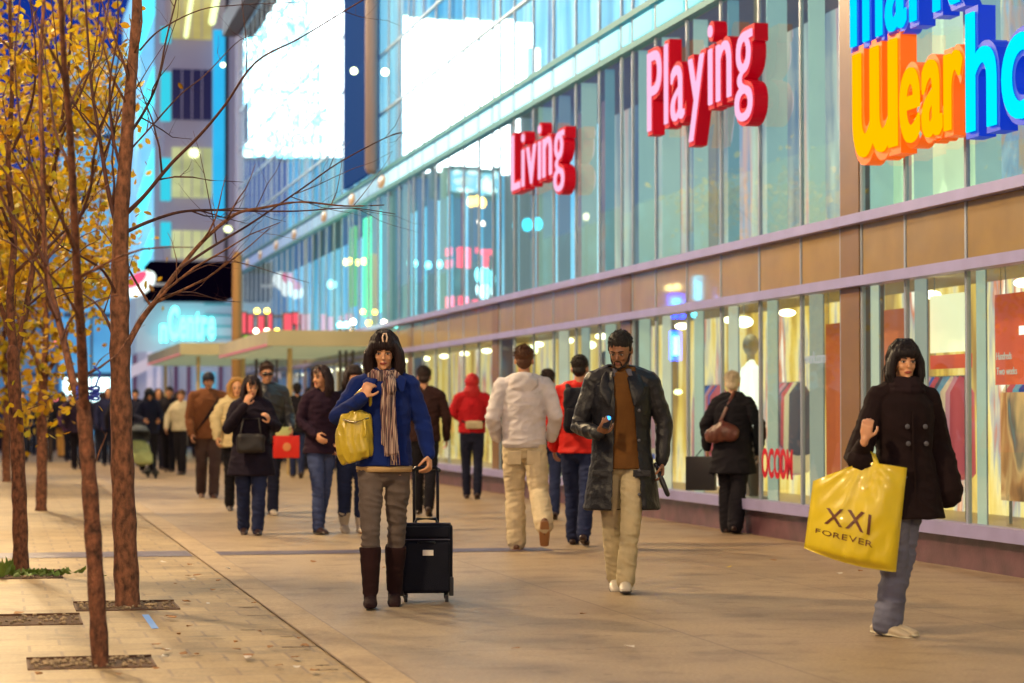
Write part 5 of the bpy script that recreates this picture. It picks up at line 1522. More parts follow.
# ---------------------------------------------------------------- 1 woman in the blue coat
blue = cloth('royal_blue_wool', (0.004, 0.017, 0.13), sheen=0.05)
def clip_(t, he, ht, ho):
    m = MB()
    pts = [(-0.012,-0.088,0.160),(-0.016,-0.078,0.185),(-0.008,-0.060,0.205),(0.006,-0.060,0.205),(0.014,-0.078,0.185),(0.010,-0.088,0.160)]
    ht(m, [(x+0.012, y-0.012, z) for x, y, z in pts], 0.0055, 8, Vector((0,0,1)))
    m.build('hair_clip', mat('clip_beige', (0.6, 0.42, 0.3), 0.4), ho, True)
w1 = person(384, 607, 1.70, 0, 'woman in a royal blue coat and striped scarf pulling a black suitcase', 'warm', 'f',
    legs=((-9, 14, 8, -0.005), (14, 2, 0, -0.015)), arms=(((0.235, 0.03, 1.14), (0.275, -0.06, 0.94)), ((-0.29, -0.02, 1.17), (-0.135, -0.20, 1.29))),
    head=(-4, 12), hair=('bobwide', (0.014, 0.006, 0.008), clip_), vox=0.006, seed=3,
    top=dict(name='coat', m=blue, hem=0.90, grow=0.014, flare=0.0, hip=0.168, waist=0.148, chest=0.16, dep=0.12, wr=0.006, sleeve=0.98, collar=0.026),
    pants=dict(m=cloth('grey_brown_corduroy', (0.115, 0.09, 0.08)), w=0.86, wr=0.009, stop=0.40, flare=1.02), shoes=dict(m=cloth('suede_brown', (0.022, 0.008, 0.009)), boot=0.72),
    handdir=(((0.05, -0.35, -1), (-0.9, 0.3, -0.2), (-0.6, -1, 0)), ((0.45, 0.0, 0.9), (0.3, 0.9, -0.2), (0.9, 0, 0.5))), hands=(1.2, 1.3))
t1 = w1['t']
MB().tube([(0,0,w1['T'](0.86)),(0,0,w1['T'](0.895))], [(0.172,0.122),(0.174,0.124)], 20, cap=False).build('shirt_hem', cloth('beige_hem', (0.45,0.30,0.14)), t1, True)
# collar flaps and coat front
nk = w1['neck']
for sg in (1, -1):
    MB().tube([nk+Vector((sg*0.05,-0.055,0.0)), nk+Vector((sg*0.095,-0.11,-0.045)), nk+Vector((sg*0.11,-0.135,-0.10))], [(0.035,0.008),(0.045,0.008),(0.012,0.006)], 10, Vector((1,0,0.3))).build('lapel', blue, w1['top'], True)
MB().tube([(0.03,-0.148,w1['T'](1.30)),(0.028,-0.137,w1['T'](1.1)),(0.03,-0.155,w1['T'](0.9))], 0.005, 6).build('front_edge', blue, w1['top'], True)
for z in (1.22, 1.08, 0.98):
    MB().ell((0.055,-0.150,w1['T'](z)), (0.013,0.006,0.013)).build('button', mat('button_dark', (0.02,0.02,0.05), 0.3), w1['top'], True)
# scarf
def stripes(name, c1, c2, c3, sc, axis='X'):
    m = bpy.data.materials.new(name); m.use_nodes = True
    t = m.node_tree; b = t.nodes['Principled BSDF']; b.inputs['Roughness'].default_value = 0.9
    co = t.nodes.new('ShaderNodeTexCoord'); mp = t.nodes.new('ShaderNodeMapping'); t.links.new(co.outputs['Object'], mp.inputs[0])
    mp.inputs['Scale'].default_value = (sc, sc*0.2, sc*0.04) if axis == 'X' else (sc*0.04, sc*0.2, sc)
    n = t.nodes.new('ShaderNodeTexNoise'); n.inputs['Scale'].default_value = 1; n.inputs['Detail'].default_value = 1
    t.links.new(mp.outputs[0], n.inputs['Vector'])
    r = ramp_node(t, [(0.35, c1), (0.48, c2), (0.52, c3), (0.62, c1), (0.7, c2)]); t.links.new(n.outputs[0], r.inputs[0])
    t.links.new(r.outputs[0], b.inputs['Base Color']); return m
scm = stripes('striped_scarf', (0.035,0.02,0.03), (0.50,0.36,0.28), (0.16,0.07,0.07), 75)
sb = MB()
nn = 16
ring = [nk + Vector((0.082*math.sin(2*math.pi*k/nn), 0.078*math.cos(2*math.pi*k/nn)-0.012, 0.012-0.028*(1-math.cos(2*math.pi*k/nn-math.pi))*-0.5-0.02)) for k in range(nn+1)]
sb.tube(ring, 0.034, 10, Vector((0,0,1)), cap=False)
sb.tube([nk+Vector((0.02,-0.10,-0.01)), nk+Vector((0.035,-0.145,-0.05)), nk+Vector((0.04,-0.165,-0.09))], [0.034,0.036,0.032], 10)
def Tz(i, z): return i['T'](z)
sb.tube([nk+Vector((0.03,-0.15,-0.06)), (0.035,-0.170,Tz(w1,1.25)), (0.038,-0.160,Tz(w1,1.12)), (0.045,-0.166,Tz(w1,0.98))], [(0.032,0.016),(0.038,0.012),(0.040,0.011),(0.045,0.010)], 12)
sb.tube([nk+Vector((0.01,-0.14,-0.06)), (0.012,-0.162,Tz(w1,1.25)), (0.02,-0.152,Tz(w1,1.15)), (0.018,-0.16,Tz(w1,1.04))], [(0.028,0.014),(0.034,0.012),(0.034,0.011),(0.036,0.010)], 12)
sc_o = link('scarf', solid('scarf', sb, 0.006, 2, (0.005, 40, 6), seed=4), t1, scm, True)
fm = MB(); q = random.Random(5)
for k in range(16):
    x = 0.0 + k*0.0058; z0 = Tz(w1, 0.985) if k > 7 else Tz(w1, 1.04)
    fm.tube([(x,-0.166,z0+0.01),(x+q.uniform(-0.006,0.006),-0.170,z0-0.04),(x+q.uniform(-0.01,0.01),-0.168,z0-0.075)], 0.0032, 5)
fm.build('fringe', scm, sc_o, True)
# yellow handbag (hangs from her right arm)
ybm = mat('yellow_leather', (0.52, 0.38, 0.03), 0.3, var=0.12, vscale=9, bump=0.3, bscale=30)
c = wp(w1, (-0.175, -0.12, 1.055))
hb_ = empty('handbag', c, t1.rotation_euler[2], 'yellow leather handbag tucked under the arm of the woman in blue', 'handbag')
m = MB()
m.tube([(0.03,0,0.155),(0.005,0,0.10),(-0.01,0,0.0),(-0.005,0,-0.10),(0.01,0,-0.145)], [(0.064,0.03),(0.092,0.05),(0.110,0.065),(0.108,0.065),(0.092,0.05)], 18, cap=False)
link('bag_body', solid('bag_body', m, 0.006, 2, (0.009, 20, 7), seed=9), hb_, ybm, True)
MB().tube([(-0.02,-0.03,0.14),(0.0,-0.06,0.25),(0.05,-0.07,0.30),(0.09,-0.03,0.26),(0.09,0.02,0.16)], [(0.010,0.006)]*5, 8).build('strap', ybm, hb_, True)
MB().tube([(-0.07,-0.062,0.10),(0.0,-0.075,0.085),(0.075,-0.058,0.11)], 0.006, 6).build('zip', mat('brass', (0.8,0.7,0.4), 0.25, 1.0), hb_, True)
MB().tube([(0.055,-0.066,0.10),(0.06,-0.082,0.05),(0.056,-0.086,0.0)], [(0.008,0.004)]*3, 6).build('tassel', ybm, hb_, True)

# suitcase
sg_ = G(426, 601)
scs = empty('suitcase', (sg_.x, sg_.y, 0), t1.rotation_euler[2], 'black upright suitcase on wheels with extended handle and pale name tag', 'suitcase')
bk = cloth('suitcase_nylon', (0.004, 0.005, 0.013), rough=0.7, bump=0.5)
bkp = mat('black_plastic', (0.012,0.012,0.014), 0.3)
MB().cbox((0,0,0.275), (0.335,0.21,0.44), bev=0.035).build('case_body', bk, scs, True)
MB().cbox((0,-0.118,0.225), (0.30,0.045,0.32), bev=0.02).build('front_pocket', bk, scs, True)
MB().cbox((0,-0.112,0.445), (0.295,0.03,0.075), bev=0.014).build('upper_pocket', bk, scs, True)
gz = mat('zip_grey', (0.12,0.12,0.16), 0.35, 0.6)
MB().tube([(-0.145,-0.135,0.398),(0.145,-0.135,0.398)], 0.004, 6).build('zip', gz, scs)
MB().tube([(-0.15,-0.09,0.497),(0.15,-0.09,0.497)], 0.006, 6).build('zip', gz, scs)
MB().tube([(-0.055,-0.11,0.36),(-0.05,-0.15,0.385),(0.05,-0.15,0.385),(0.055,-0.11,0.36)], 0.008, 8).build('carry_handle', bkp, scs, True)
MB().tube([(-0.07,-0.06,0.495),(-0.06,-0.06,0.525),(0.06,-0.06,0.525),(0.07,-0.06,0.495)], 0.011, 8).build('top_handle', bkp, scs, True)
MB().cbox((0.01,-0.1435,0.315), (0.068,0.006,0.036), bev=0.003).build('name_tag', mat('tag_pale', (0.75,0.7,0.62), 0.4), scs)
for sg in (1, -1):
    MB().tube([(sg*0.075,0.05,0.48),(sg*0.075,0.05,0.83)], 0.010, 10).build('telescopic_bar', mat('dark_metal', (0.03,0.03,0.04), 0.3, 0.8), scs, True)
    MB().ell((sg*0.13,0.06,0.03), (0.016,0.03,0.03)).build('wheel', mat('wheel_rubber', (0.02,0.02,0.02), 0.6), scs, True)
    MB().cbox((sg*0.13,-0.08,0.022), (0.022,0.03,0.044), bev=0.005).build('foot', bkp, scs, True)
    MB().cbox((sg*0.158,-0.095,0.10), (0.03,0.04,0.12), bev=0.008).build('corner_guard', bkp, scs, True)
MB().tube([(-0.082,0.05,0.83),(-0.06,0.05,0.845),(0.06,0.05,0.845),(0.082,0.05,0.83)], 0.014, 10).build('grip', bkp, scs, True)

# ---------------------------------------------------------------- 2 man in the leather coat
def leather():
    return mat('black_leather', (0.010, 0.010, 0.014), 0.46, var=0.3, vscale=6, bump=1.0, bscale=26, spec=0.35)
def cutcoat(p):
    x, y, z = p
    if y > -0.02: return False
    if z > 1.50: return abs(x) < 0.09
    w_ = 0.048 + 0.05*max(0, (1.5-z))/0.9
    cx = 0.015 + 0.02*(1.5-z)
    if z > 1.25: w_ += (z-1.25)*0.10
    return abs(x-cx) < w_
m2 = person(622, 592, 1.74, 0, 'bearded man in an open long black leather coat looking down at a phone', 'brown', 'm',
    legs=((14, 2, 0, -0.05), (-8, 16, 10, 0.03)), arms=(((0.285, 0.03, 1.13), (0.27, -0.02, 0.87)), ((-0.285, -0.02, 1.10), (-0.15, -0.25, 1.06))),
    head=(-16, 20), hair=('cropped', (0.010, 0.007, 0.006)), vox=0.006, seed=6,
    top=dict(name='leather_coat', m=leather(), hem=0.555, grow=0.026, flare=0.034, waist=0.165, chest=0.180, hip=0.178, dep=0.124, wr=0.006, fx=9, fz=12, sleeve=1.05, cut=cutcoat, collar=0.022),
    under=dict(m=cloth('brown_sweater', (0.13, 0.055, 0.014)), hem=0.83, grow=0.012), pants=dict(m=cloth('cream_trousers', (0.48, 0.40, 0.25)), w=1.0, wr=0.006, flare=1.0),
    shoes=dict(m=mat('pale_shoe', (0.5,0.45,0.38), 0.4), sole=mat('dark_sole', (0.03,0.02,0.02), 0.6)),
    handdir=(((0.02, -0.15, -1), (-1, 0, 0), (0, -1, 0)), ((0.35, -0.55, 0.45), (0.2, 0.45, 0.85), (0.5, -0.2, 0.6))), hands=(0.75, 0.85))
t2 = m2['t']; nk = m2['neck']
lth = leather()
for sg in (1, -1):
    mb = MB(); mb.tube([nk+Vector((sg*0.07,-0.02,0.03)), nk+Vector((sg*0.085,-0.10,-0.04)), nk+Vector((sg*0.105,-0.155,-0.13)), nk+Vector((sg*0.085,-0.16,-0.22))], [(0.028,0.008),(0.048,0.008),(0.05,0.008),(0.008,0.006)], 12, Vector((1,0.2,0.1*sg)))
    mb.build('lapel', lth, m2['top'], True)
    mb = MB(); mb.tube([nk+Vector((sg*0.045,-0.055,0.02)), nk+Vector((sg*0.06,-0.095,-0.02))], [(0.022,0.006),(0.016,0.005)], 10, Vector((1,0.3,0)))
    mb.build('shirt_collar', cloth('shirt_grey', (0.12,0.11,0.14)), t2, True)
for sg in (1, -1):
    MB().cbox((sg*0.135, -0.150, m2['T'](0.80)), (0.12, 0.012, 0.045), bev=0.004).build('pocket_flap', lth, m2['top'], True)
for z in (1.22, 1.02, 0.82, 0.66):
    MB().ell((0.115, -0.158, m2['T'](z)), (0.011, 0.006, 0.011)).build('button', mat('button_shiny', (0.08,0.08,0.1)), m2['top'], True)
bd = MB(); he = m2['he']; ht = m2['ht']
ht(bd, [(-0.066,-0.01,0.06),(-0.058,-0.035,0.018),(-0.038,-0.068,-0.010),(0,-0.088,-0.022),(0.038,-0.068,-0.010),(0.058,-0.035,0.018),(0.066,-0.01,0.06)], [0.007,0.009,0.011,0.012,0.011,0.009,0.007], 10, Vector((0,0,1)))
ht(bd, [(-0.024,-0.094,0.004),(-0.022,-0.098,0.030),(0,-0.106,0.036),(0.022,-0.098,0.030),(0.024,-0.094,0.004)], 0.0052, 8, Vector((0,0,1)))
link('beard', solid('beard', bd, 0.004, 1, None, 0.003, 2.0), t2, mat('beard_dark', (0.015,0.008,0.006), 0.9), True)
# phone in his right hand
hw_ = m2['A'][1][2]
ph = empty('phone', wp(m2, hw_ + Vector((0.055, -0.06, 0.075))), t2.rotation_euler[2], 'small dark phone with a blue glowing display held by the man in leather', 'phone')
Mp = Matrix.Rotation(R(-35), 4, 'X') @ Matrix.Rotation(R(15), 4, 'Y')
MB().cbox((0,0,0), (0.046,0.014,0.10), 0, Mp, bev=0.004).build('phone_case', bkp, ph, True)
mb = MB(); k0 = 0; mb.ell((0,0,0), (0.017,0.006,0.017)); mb.v = [tuple(Mp @ (Vector(p)+Vector((0,-0.008,0.03)))) for p in mb.v]
mb.build('display', glow('phone_blue', (0.05,0.35,1.0), 2.5), ph, True)
# folded umbrella in his left hand
hw_ = m2['A'][0][2]
um = empty('umbrella', wp(m2, hw_ + Vector((-0.01, -0.03, -0.10))), t2.rotation_euler[2], 'short folded black umbrella in the hand of the man in leather', 'umbrella')
MB().tube([(-0.02,0,0.05),(0.01,-0.01,-0.03),(0.045,-0.02,-0.115)], [0.012,0.019,0.016], 10).build('folded_canopy', bkp, um, True)
MB().tube([(-0.035,0,0.085),(-0.02,0,0.05)], 0.013, 10).build('handle', mat('dark_metal', (0.03,0.03,0.04)), um, True)

# ---------------------------------------------------------------- 3 woman with the big yellow bag
coat3 = cloth('black_brown_wool', (0.013, 0.006, 0.007))
def cape(cb, s, T, neck, A):
    sh, el, wr_ = A[0]
    cb.tube([sh+Vector((0.0,0,0.0)), el + Vector((0.005,0.01,0.02)), wr_ + Vector((0.035,0,0.02))], [(0.06,0.06),(0.075,0.075),(0.085,0.09)], 12)
    sh, el, wr_ = A[1]
    cb.tube([sh, el + Vector((-0.01,0,0.0)), el.lerp(wr_, 0.35)+Vector((0,0,-0.04))], [(0.06,0.06),(0.07,0.075),(0.075,0.07)], 12)
w3 = person(905, 636, 1.585, 20, 'short haired woman in a black wool coat carrying a large yellow shopping bag', 'warm', 'f',
    legyaw=42, legs=((-2, 12, 6, -0.13), (-3, 9, 0, 0.03)), arms=(((0.20, 0.05, 1.04), (0.215, 0.02, 0.75)), ((-0.27, -0.04, 0.95), (-0.29, -0.20, 1.055))),
    head=(-4, 4), hair=('bob', (0.010, 0.006, 0.008)), vox=0.006, seed=8,
    top=dict(name='coat', m=coat3, hem=0.70, grow=0.018, flare=0.02, waist=0.145, chest=0.155, hip=0.182, dep=0.135, wr=0.006, sleeve=1.0, slen=0.72, add=[cape]),
    pants=dict(m=cloth('grey_blue_jeans', (0.15, 0.16, 0.235)), w=1.02, wr=0.008, flare=1.25),
    shoes=dict(m=mat('tan_sneaker', (0.48,0.40,0.28), 0.5), sole=mat('cream_sole', (0.6,0.55,0.4), 0.5)),
    handdir=(None, ((0.15, -0.1, 1), (0.35, 0.9, 0), (1, 0, 0))), hands=(None, 0.85))
t3 = w3['t']; nk = w3['neck']
mb = MB()
for k_, (rr, zz) in enumerate(((0.088, -0.03), (0.080, -0.002), (0.070, 0.022))):
    nn = 16
    ring = [nk + Vector((rr*math.sin(2*math.pi*k/nn), rr*math.cos(2*math.pi*k/nn)-0.012, zz - 0.01*math.cos(2*math.pi*k/nn))) for k in range(nn+1)]
    mb.tube(ring, 0.026, 8, Vector((0,0,1)), cap=False)
link('scarf', solid('scarf', mb, 0.006, 2, (0.006, 14, 30), seed=3), t3, cloth('black_knit', (0.018,0.009,0.012)), True)
for (x, z) in ((-0.035, 1.24), (0.065, 1.24), (-0.03, 1.14), (0.07, 1.14)):
    MB().ell((x,-0.150,w3['T'](z)), (0.014,0.007,0.014)).build('button', mat('button_shiny', (0.08,0.08,0.1), 0.12, 0.4, coat=0.5), w3['top'], True)
mb = MB(); mb.tube([(-0.005,-0.152,w3['T'](1.33)),(0.0,-0.142,w3['T'](1.08)),(0.01,-0.165,w3['T'](0.74))], 0.005, 6).build('front_edge', coat3, w3['top'], True)
# shopping bag, hanging from her right forearm
yel = mat('yellow_plastic', (0.72, 0.55, 0.012), 0.34, var=0.10, vscale=5, bump=0.15, bscale=14, coat=0.4)
hw_ = w3['A'][1][1]
bp0 = wp(w3, hw_ + Vector((0,-0.06,0)))
az3 = math.atan2(bp0.x, bp0.y)
Zb = bp0.y
sbg = empty('shopping_bag', (bp0.x, bp0.y, 0), -az3, 'large yellow plastic shopping bag with dark letters XXI hanging from her arm', 'shopping bag')
def bagpt(px, py):
    # bag-local x,z of a picture point on the plane of the bag
    d = ray(px, py)
    n_ = Vector((math.sin(az3), math.cos(az3), 0)); P0 = Vector((bp0.x, bp0.y, 0))
    tt = (P0 - EYE).dot(n_)/d.dot(n_); p = EYE + d*tt - P0
    return p.dot(Vector((math.cos(az3), -math.sin(az3), 0))), p.z
corners = [bagpt(*p) for p in ((813,480),(868,455),(906,470),(898,566),(803,547))]
NX, NZ = 30, 30
tl = Vector((*bagpt(813,481), 0)); tr_ = Vector((*bagpt(907,468), 0)); br_ = Vector((*bagpt(896,572), 0)); bl_ = Vector((*bagpt(804,548), 0))
topm = Vector((*bagpt(864,461), 0))
V = []; Fc = []
def bagsurf(u, v, side):
    top_ = tl.lerp(topm, u/0.55) if u < 0.55 else topm.lerp(tr_, (u-0.55)/0.45)
    bot = bl_.lerp(br_, u) + Vector((0, -0.02*math.sin(math.pi*u), 0))
    p = top_.lerp(bot, v)
    edge = math.sin(math.pi*min(1, max(0, u)))**0.5
    th = 0.012 + 0.085*edge*(0.25 + 0.75*math.sin(math.pi*min(1, v*0.62+0.02))**1.0)*(1.0 if v < 0.93 else max(0.0, 1-(v-0.93)*9))
    wr = 0.006*math.sin(u*17+v*4)*math.sin(v*3.1) + 0.012*noise.noise((u*3.2, v*3.0, side*1.7)) + 0.007*(1-2*abs(noise.noise((u*7+v*4, v*3-u*2, side*5.0))))
    # tension folds from the handle
    an = math.atan2((u-0.55), v+0.05)
    wr += 0.007*math.sin(an*14)*math.exp(-v*2.2)
    return (p.x, side*(th + wr*edge), p.y)
for side in (-1, 1):
    b0 = len(V)
    for i in range(NZ+1):
        for j in range(NX+1):
            V.append(bagsurf(j/NX, i/NZ, side))
    for i in range(NZ):
        for j in range(NX):
            q4 = (b0+i*(NX+1)+j, b0+i*(NX+1)+j+1, b0+(i+1)*(NX+1)+j+1, b0+(i+1)*(NX+1)+j)
            Fc.append(q4 if side > 0 else q4[::-1])
S2 = (NX+1)*(NZ+1)
for i in range(NZ):
    for j in (0, NX):
        a_ = i*(NX+1)+j; Fc.append((a_, a_+NX+1, a_+NX+1+S2, a_+S2))
for j in range(NX):
    a_ = NZ*(NX+1)+j; Fc.append((a_, a_+1, a_+1+S2, a_+S2))
mb = MB(); mb.add(V, Fc); mb.build('bag_body', yel, sbg, True)
hp = wp(w3, hw_ + Vector((0.0,-0.02,0.03)))
mb = MB(); z1 = topm.y
for sd_ in (-0.03, 0.03):
    mb.tube([(topm.x-0.07, sd_, z1-0.05), (topm.x-0.03, sd_, z1+0.03), (topm.x+0.01, sd_*0.4, z1+0.065), (topm.x+0.05, sd_, z1+0.03), (topm.x+0.08, sd_, z1-0.05)], [(0.014,0.006)]*5, 8)
mb.build('bag_handle', yel, sbg, True)
prn = mat('print_brown', (0.13,0.035,0.005), 0.4)
def bagtext(word, u0, v0, du, dv, size, sy, ext=0.0015, off=0.0):
    lay, wd = word_layout(word, 1.0, 0.12, 1.0, off)
    mb = MB()
    for ch, x in lay:
        me = text_char(ch, 1.0, 0.002, off, 0.0, 3)
        bm = bmesh.new(); bm.from_mesh(me)
        bmesh.ops.subdivide_edges(bm, edges=[e for e in bm.edges if e.calc_length() > 0.12], cuts=4)
        for v in bm.verts:
            xx = (v.co.x + x)/wd; yy = v.co.y*sy
            u = u0 + du*xx; vv = v0 + dv*xx - yy
            p = bagsurf(u, vv, -1)
            v.co = Vector((p[0], p[1]-0.0025-(0.001 if v.co.z > 0 else 0), p[2]))
        bm.verts.index_update()
        mb.add([v.co.copy() for v in bm.verts], [tuple(v.index for v in f.verts) for f in bm.faces]); bm.free(); bpy.data.meshes.remove(me)
    return mb.build('print', prn, sbg)
bagtext('XXI', 0.18, 0.60, 0.50, 0.08, 1, 0.27, off=0.012)
bagtext('FOREVER', 0.10, 0.735, 0.62, 0.06, 1, 0.085)

# ---------------------------------------------------------------- 4 man in the pale hoodie (seen from behind)
hood4 = cloth('pale_hoodie', (0.60, 0.56, 0.58))
def hoodbag(cb, s, T, neck, A):
    cb.ell(neck + Vector((0, 0.085*s, -0.035*s)), (0.12*s, 0.065*s, 0.095*s))
    cb.tube([neck + Vector((-0.07*s,0.0,0.0)), neck + Vector((-0.05*s,0.07*s,0.02*s)), neck + Vector((0.05*s,0.07*s,0.02*s)), neck + Vector((0.07*s,0,0))], 0.035*s, 8, Vector((0,0,1)))
m4 = person(524, 550, 1.78, 180, 'man in a pale grey hoodie and cream trousers walking away', 'tan', 'm',
    legs=((10, 2, 0, -0.01), (-10, 55, 55, -0.10)), arms=(((0.275, 0.05, 1.16), (0.24, -0.12, 0.97)), ((-0.275, 0.04, 1.16), (-0.24, -0.12, 0.97))),
    hair=('short', (0.075, 0.028, 0.012)), seed=11, vox=0.008, hands=(None, None), noparts=True,
    top=dict(name='hoodie', m=hood4, hem=0.91, grow=0.020, flare=0.005, waist=0.165, chest=0.178, hip=0.160, dep=0.125, wr=0.008, sleeve=1.12, cuff=0.9, add=[hoodbag]),
    pants=dict(m=cloth('cream_cargo', (0.56,0.46,0.30)), w=1.18, wr=0.007, flare=1.15), shoes=dict(m=BRSHOE, sole=mat('brown_sole', (0.3,0.14,0.06), 0.6)))
MB().tube([(0,0.0,m4['T'](0.885)),(0,0.0,m4['T'](0.93))], [(0.180,0.142),(0.186,0.150)], 24, cap=False).build('rib_band', hood4, m4['top'], True)
for sg in (1, -1):
    MB().cbox((sg*0.085, 0.128, m4['T'](0.80)), (0.12, 0.012, 0.12), bev=0.005).build('back_pocket', cloth('cream_cargo', (0.56,0.46,0.30)), m4['t'], True)
# ---------------------------------------------------------------- 5 person in the red hood, from behind
red5 = cloth('red_hoodie', (0.42, 0.012, 0.02))
p5 = person(472, 499, 1.72, 180, 'person in a red hooded jacket with a pale pouch walking away', 'tan', 'm',
    legs=((6, 2, 0), (-6, 14, 10)), arms=(((0.27, 0.02, 1.2), (0.14, -0.16, 1.1)), ((-0.27, 0.02, 1.2), (-0.14, -0.16, 1.1))), hair=('hood', (0.42, 0.012, 0.02)), seed=12, hands=(None, None), noparts=True,
    top=dict(name='hooded_jacket', m=red5, hem=0.93, grow=0.022, waist=0.165, chest=0.185, wr=0.009, sleeve=1.15), pants=dict(m=DKNAVY, w=1.0), shoes=dict(m=DKSHOE))
c = wp(p5, (-0.03, 0.17, 1.03))
t = empty('waist_pouch', c, p5['t'].rotation_euler[2], 'pale waist pouch on the back of the person in red', 'pouch')
m = MB(); m.cbox((0,0,0), (0.24,0.08,0.11), bev=0.03); m.build('pouch_body', cloth('pouch_cream', (0.5,0.42,0.28)), t, True)
MB().tube([(0.12,0,0.03),(0.16,-0.06,0.05),(0.19,-0.17,0.05)], 0.012, 6).tube([(-0.12,0,0.03),(-0.13,-0.06,0.05),(-0.15,-0.17,0.05)], 0.012, 6).build('belt', BLACKC, t, True)
# ---------------------------------------------------------------- 6 man in the red jacket with a backpack, from behind
m6 = person(580, 545, 1.72, 172, 'man in a bright red jacket with a black backpack walking away', 'tan', 'm',
    legs=((12, 2, 0), (-14, 26, 15)), hair=('cropped', (0.012, 0.007, 0.006)), seed=13, noparts=True,
    top=dict(name='jacket', m=cloth('bright_red_shell', (0.62, 0.02, 0.015), rough=0.6), hem=0.86, grow=0.025, waist=0.17, chest=0.185, wr=0.009, sleeve=1.15, collar=0.03), pants=dict(m=DENIMD, w=1.1), shoes=dict(m=DKSHOE))
c = wp(m6, (-0.02, 0.20, 1.22))
t = empty('backpack', c, m6['t'].rotation_euler[2], 'black backpack on the man in the red jacket', 'backpack')
m = MB(); m.cbox((0,0,0), (0.27,0.16,0.40), bev=0.06); link('pack_body', solid('pack_body', m, 0.012, 3, (0.008, 9, 9)), t, bk, True)
MB().cbox((0,0.09,-0.07), (0.20,0.06,0.18), bev=0.025).build('front_pocket', bk, t, True)
for sg in (1, -1):
    MB().tube([(sg*0.10,-0.05,0.17),(sg*0.12,-0.13,0.235),(sg*0.12,-0.22,0.20),(sg*0.13,-0.32,0.05)], [(0.025,0.008)]*4, 8).build('shoulder_strap', bk, t, True)
# ---------------------------------------------------------------- 7 dark figure between
person(548, 519, 1.68, 180, 'dark dressed person half hidden between the pale hoodie and the red jacket', 'tan', 'm', hair=('short', (0.02,0.01,0.01)), seed=14, hands=(None, None), noparts=True, legs=((14,4,0),(-10,20,12)),
    top=dict(name='jacket', m=DKNAVY, hem=0.86, grow=0.02), pants=dict(m=DENIMD, w=1.05), shoes=dict(m=DKSHOE))
# ---------------------------------------------------------------- 8 grey haired woman in black by the window
w8 = person(733, 533, 1.60, 168, 'grey haired woman in black walking along the shop window with a brown shoulder bag', 'pale', 'f',
    legs=((8, 2, 0), (-10, 20, 12)), arms=(((0.27, 0.03, 1.08), (0.27, -0.03, 0.85)), ((-0.28, 0.05, 1.08), (-0.25, -0.06, 0.80))),
    hair=('short', (0.52, 0.44, 0.32)), seed=15, vox=0.008, noparts=True,
    top=dict(name='coat', m=BLACKC, hem=0.66, grow=0.03, flare=0.03, waist=0.175, chest=0.18, hip=0.18, dep=0.14, wr=0.010, sleeve=1.2, collar=0.03), pants=dict(m=BLACKC, w=1.25, flare=1.15), shoes=dict(m=DKSHOE))
c = wp(w8, (0.05, 0.19, 1.02))
t = empty('shoulder_bag', c, w8['t'].rotation_euler[2], 'brown leather shoulder bag on the back of the grey haired woman', 'handbag')
m = MB(); m.tube([(-0.10,0,-0.03),(0.0,0.01,0.0),(0.14,-0.01,-0.06)], [(0.08,0.05),(0.10,0.06),(0.07,0.05)], 12, Vector((0,0,1)))
link('bag_body', solid('bag_body', m, 0.01, 2, (0.008, 12, 12)), t, mat('brown_leather', (0.10,0.03,0.02), 0.4, var=0.3, vscale=10), True)
MB().tube([(0.05,0.0,0.05),(-0.02,-0.03,0.22),(-0.07,-0.10,0.36),(-0.08,-0.18,0.40)], [(0.018,0.006)]*4, 8).build('strap', mat('brown_leather', (0.10,0.03,0.02)), t, True)
c = wp(w8, (0.33, -0.03, 0.62))
t = empty('shopping_bag', c, w8['t'].rotation_euler[2], 'flat black shopping bag in the left hand of the grey haired woman', 'shopping bag')
MB().cbox((0,0,-0.03), (0.30,0.10,0.34), bev=0.008).build('bag_body', mat('black_paper', (0.008,0.008,0.012), 0.35), t, True)
MB().tube([(-0.06,0,0.14),(-0.05,0,0.20),(-0.04,0,0.24),(0.0,0,0.20),(0.05,0,0.14)], 0.005, 6).build('bag_handle', BLACKC, t, True)
# ---------------------------------------------------------------- the group behind, towards the camera
w9 = person(321, 534, 1.66, 30, 'long haired woman in a black top and blue jeans beside the woman in blue', 'warm', 'f', legs=((-8,16,10),(10,2,0)), head=(-70, 4), hair=('longopen', (0.02,0.008,0.01)), seed=16,
    arms=(((0.24,0.06,1.12),(0.2,-0.12,0.98)),((-0.23,0.03,1.12),(-0.16,-0.16,0.98))),
    top=dict(name='jacket', m=cloth('plum_black', (0.02,0.008,0.02)), hem=0.84, grow=0.02, waist=0.15, chest=0.17), pants=dict(m=DENIM, w=0.98), shoes=dict(m=DKSHOE))
person(353, 533, 1.66, 10, 'person in dark jeans and white topped boots half hidden by the woman in blue', 'warm', 'f', hair=('bob', (0.02,0.01,0.01)), seed=17, noparts=True, legs=((8,2,0),(-6,14,10)),
    top=dict(name='jacket', m=DKNAVY, hem=0.84, grow=0.015), pants=dict(m=DENIMD, w=1.15, stop=0.75), shoes=dict(m=cloth('cream_boot', (0.5,0.42,0.33)), sole=mat('brown_sole', (0.3,0.14,0.06)), boot=0.3))
person(424, 516, 1.72, 175, 'person in black half hidden behind the black suitcase', 'tan', 'm', hair=('short', (0.02,0.01,0.01)), seed=18, noparts=True,
    top=dict(name='jacket', m=cloth('maroon_black', (0.03,0.012,0.012)), hem=0.88, grow=0.03), pants=dict(m=BLACKC, w=1.05), shoes=dict(m=DKSHOE))
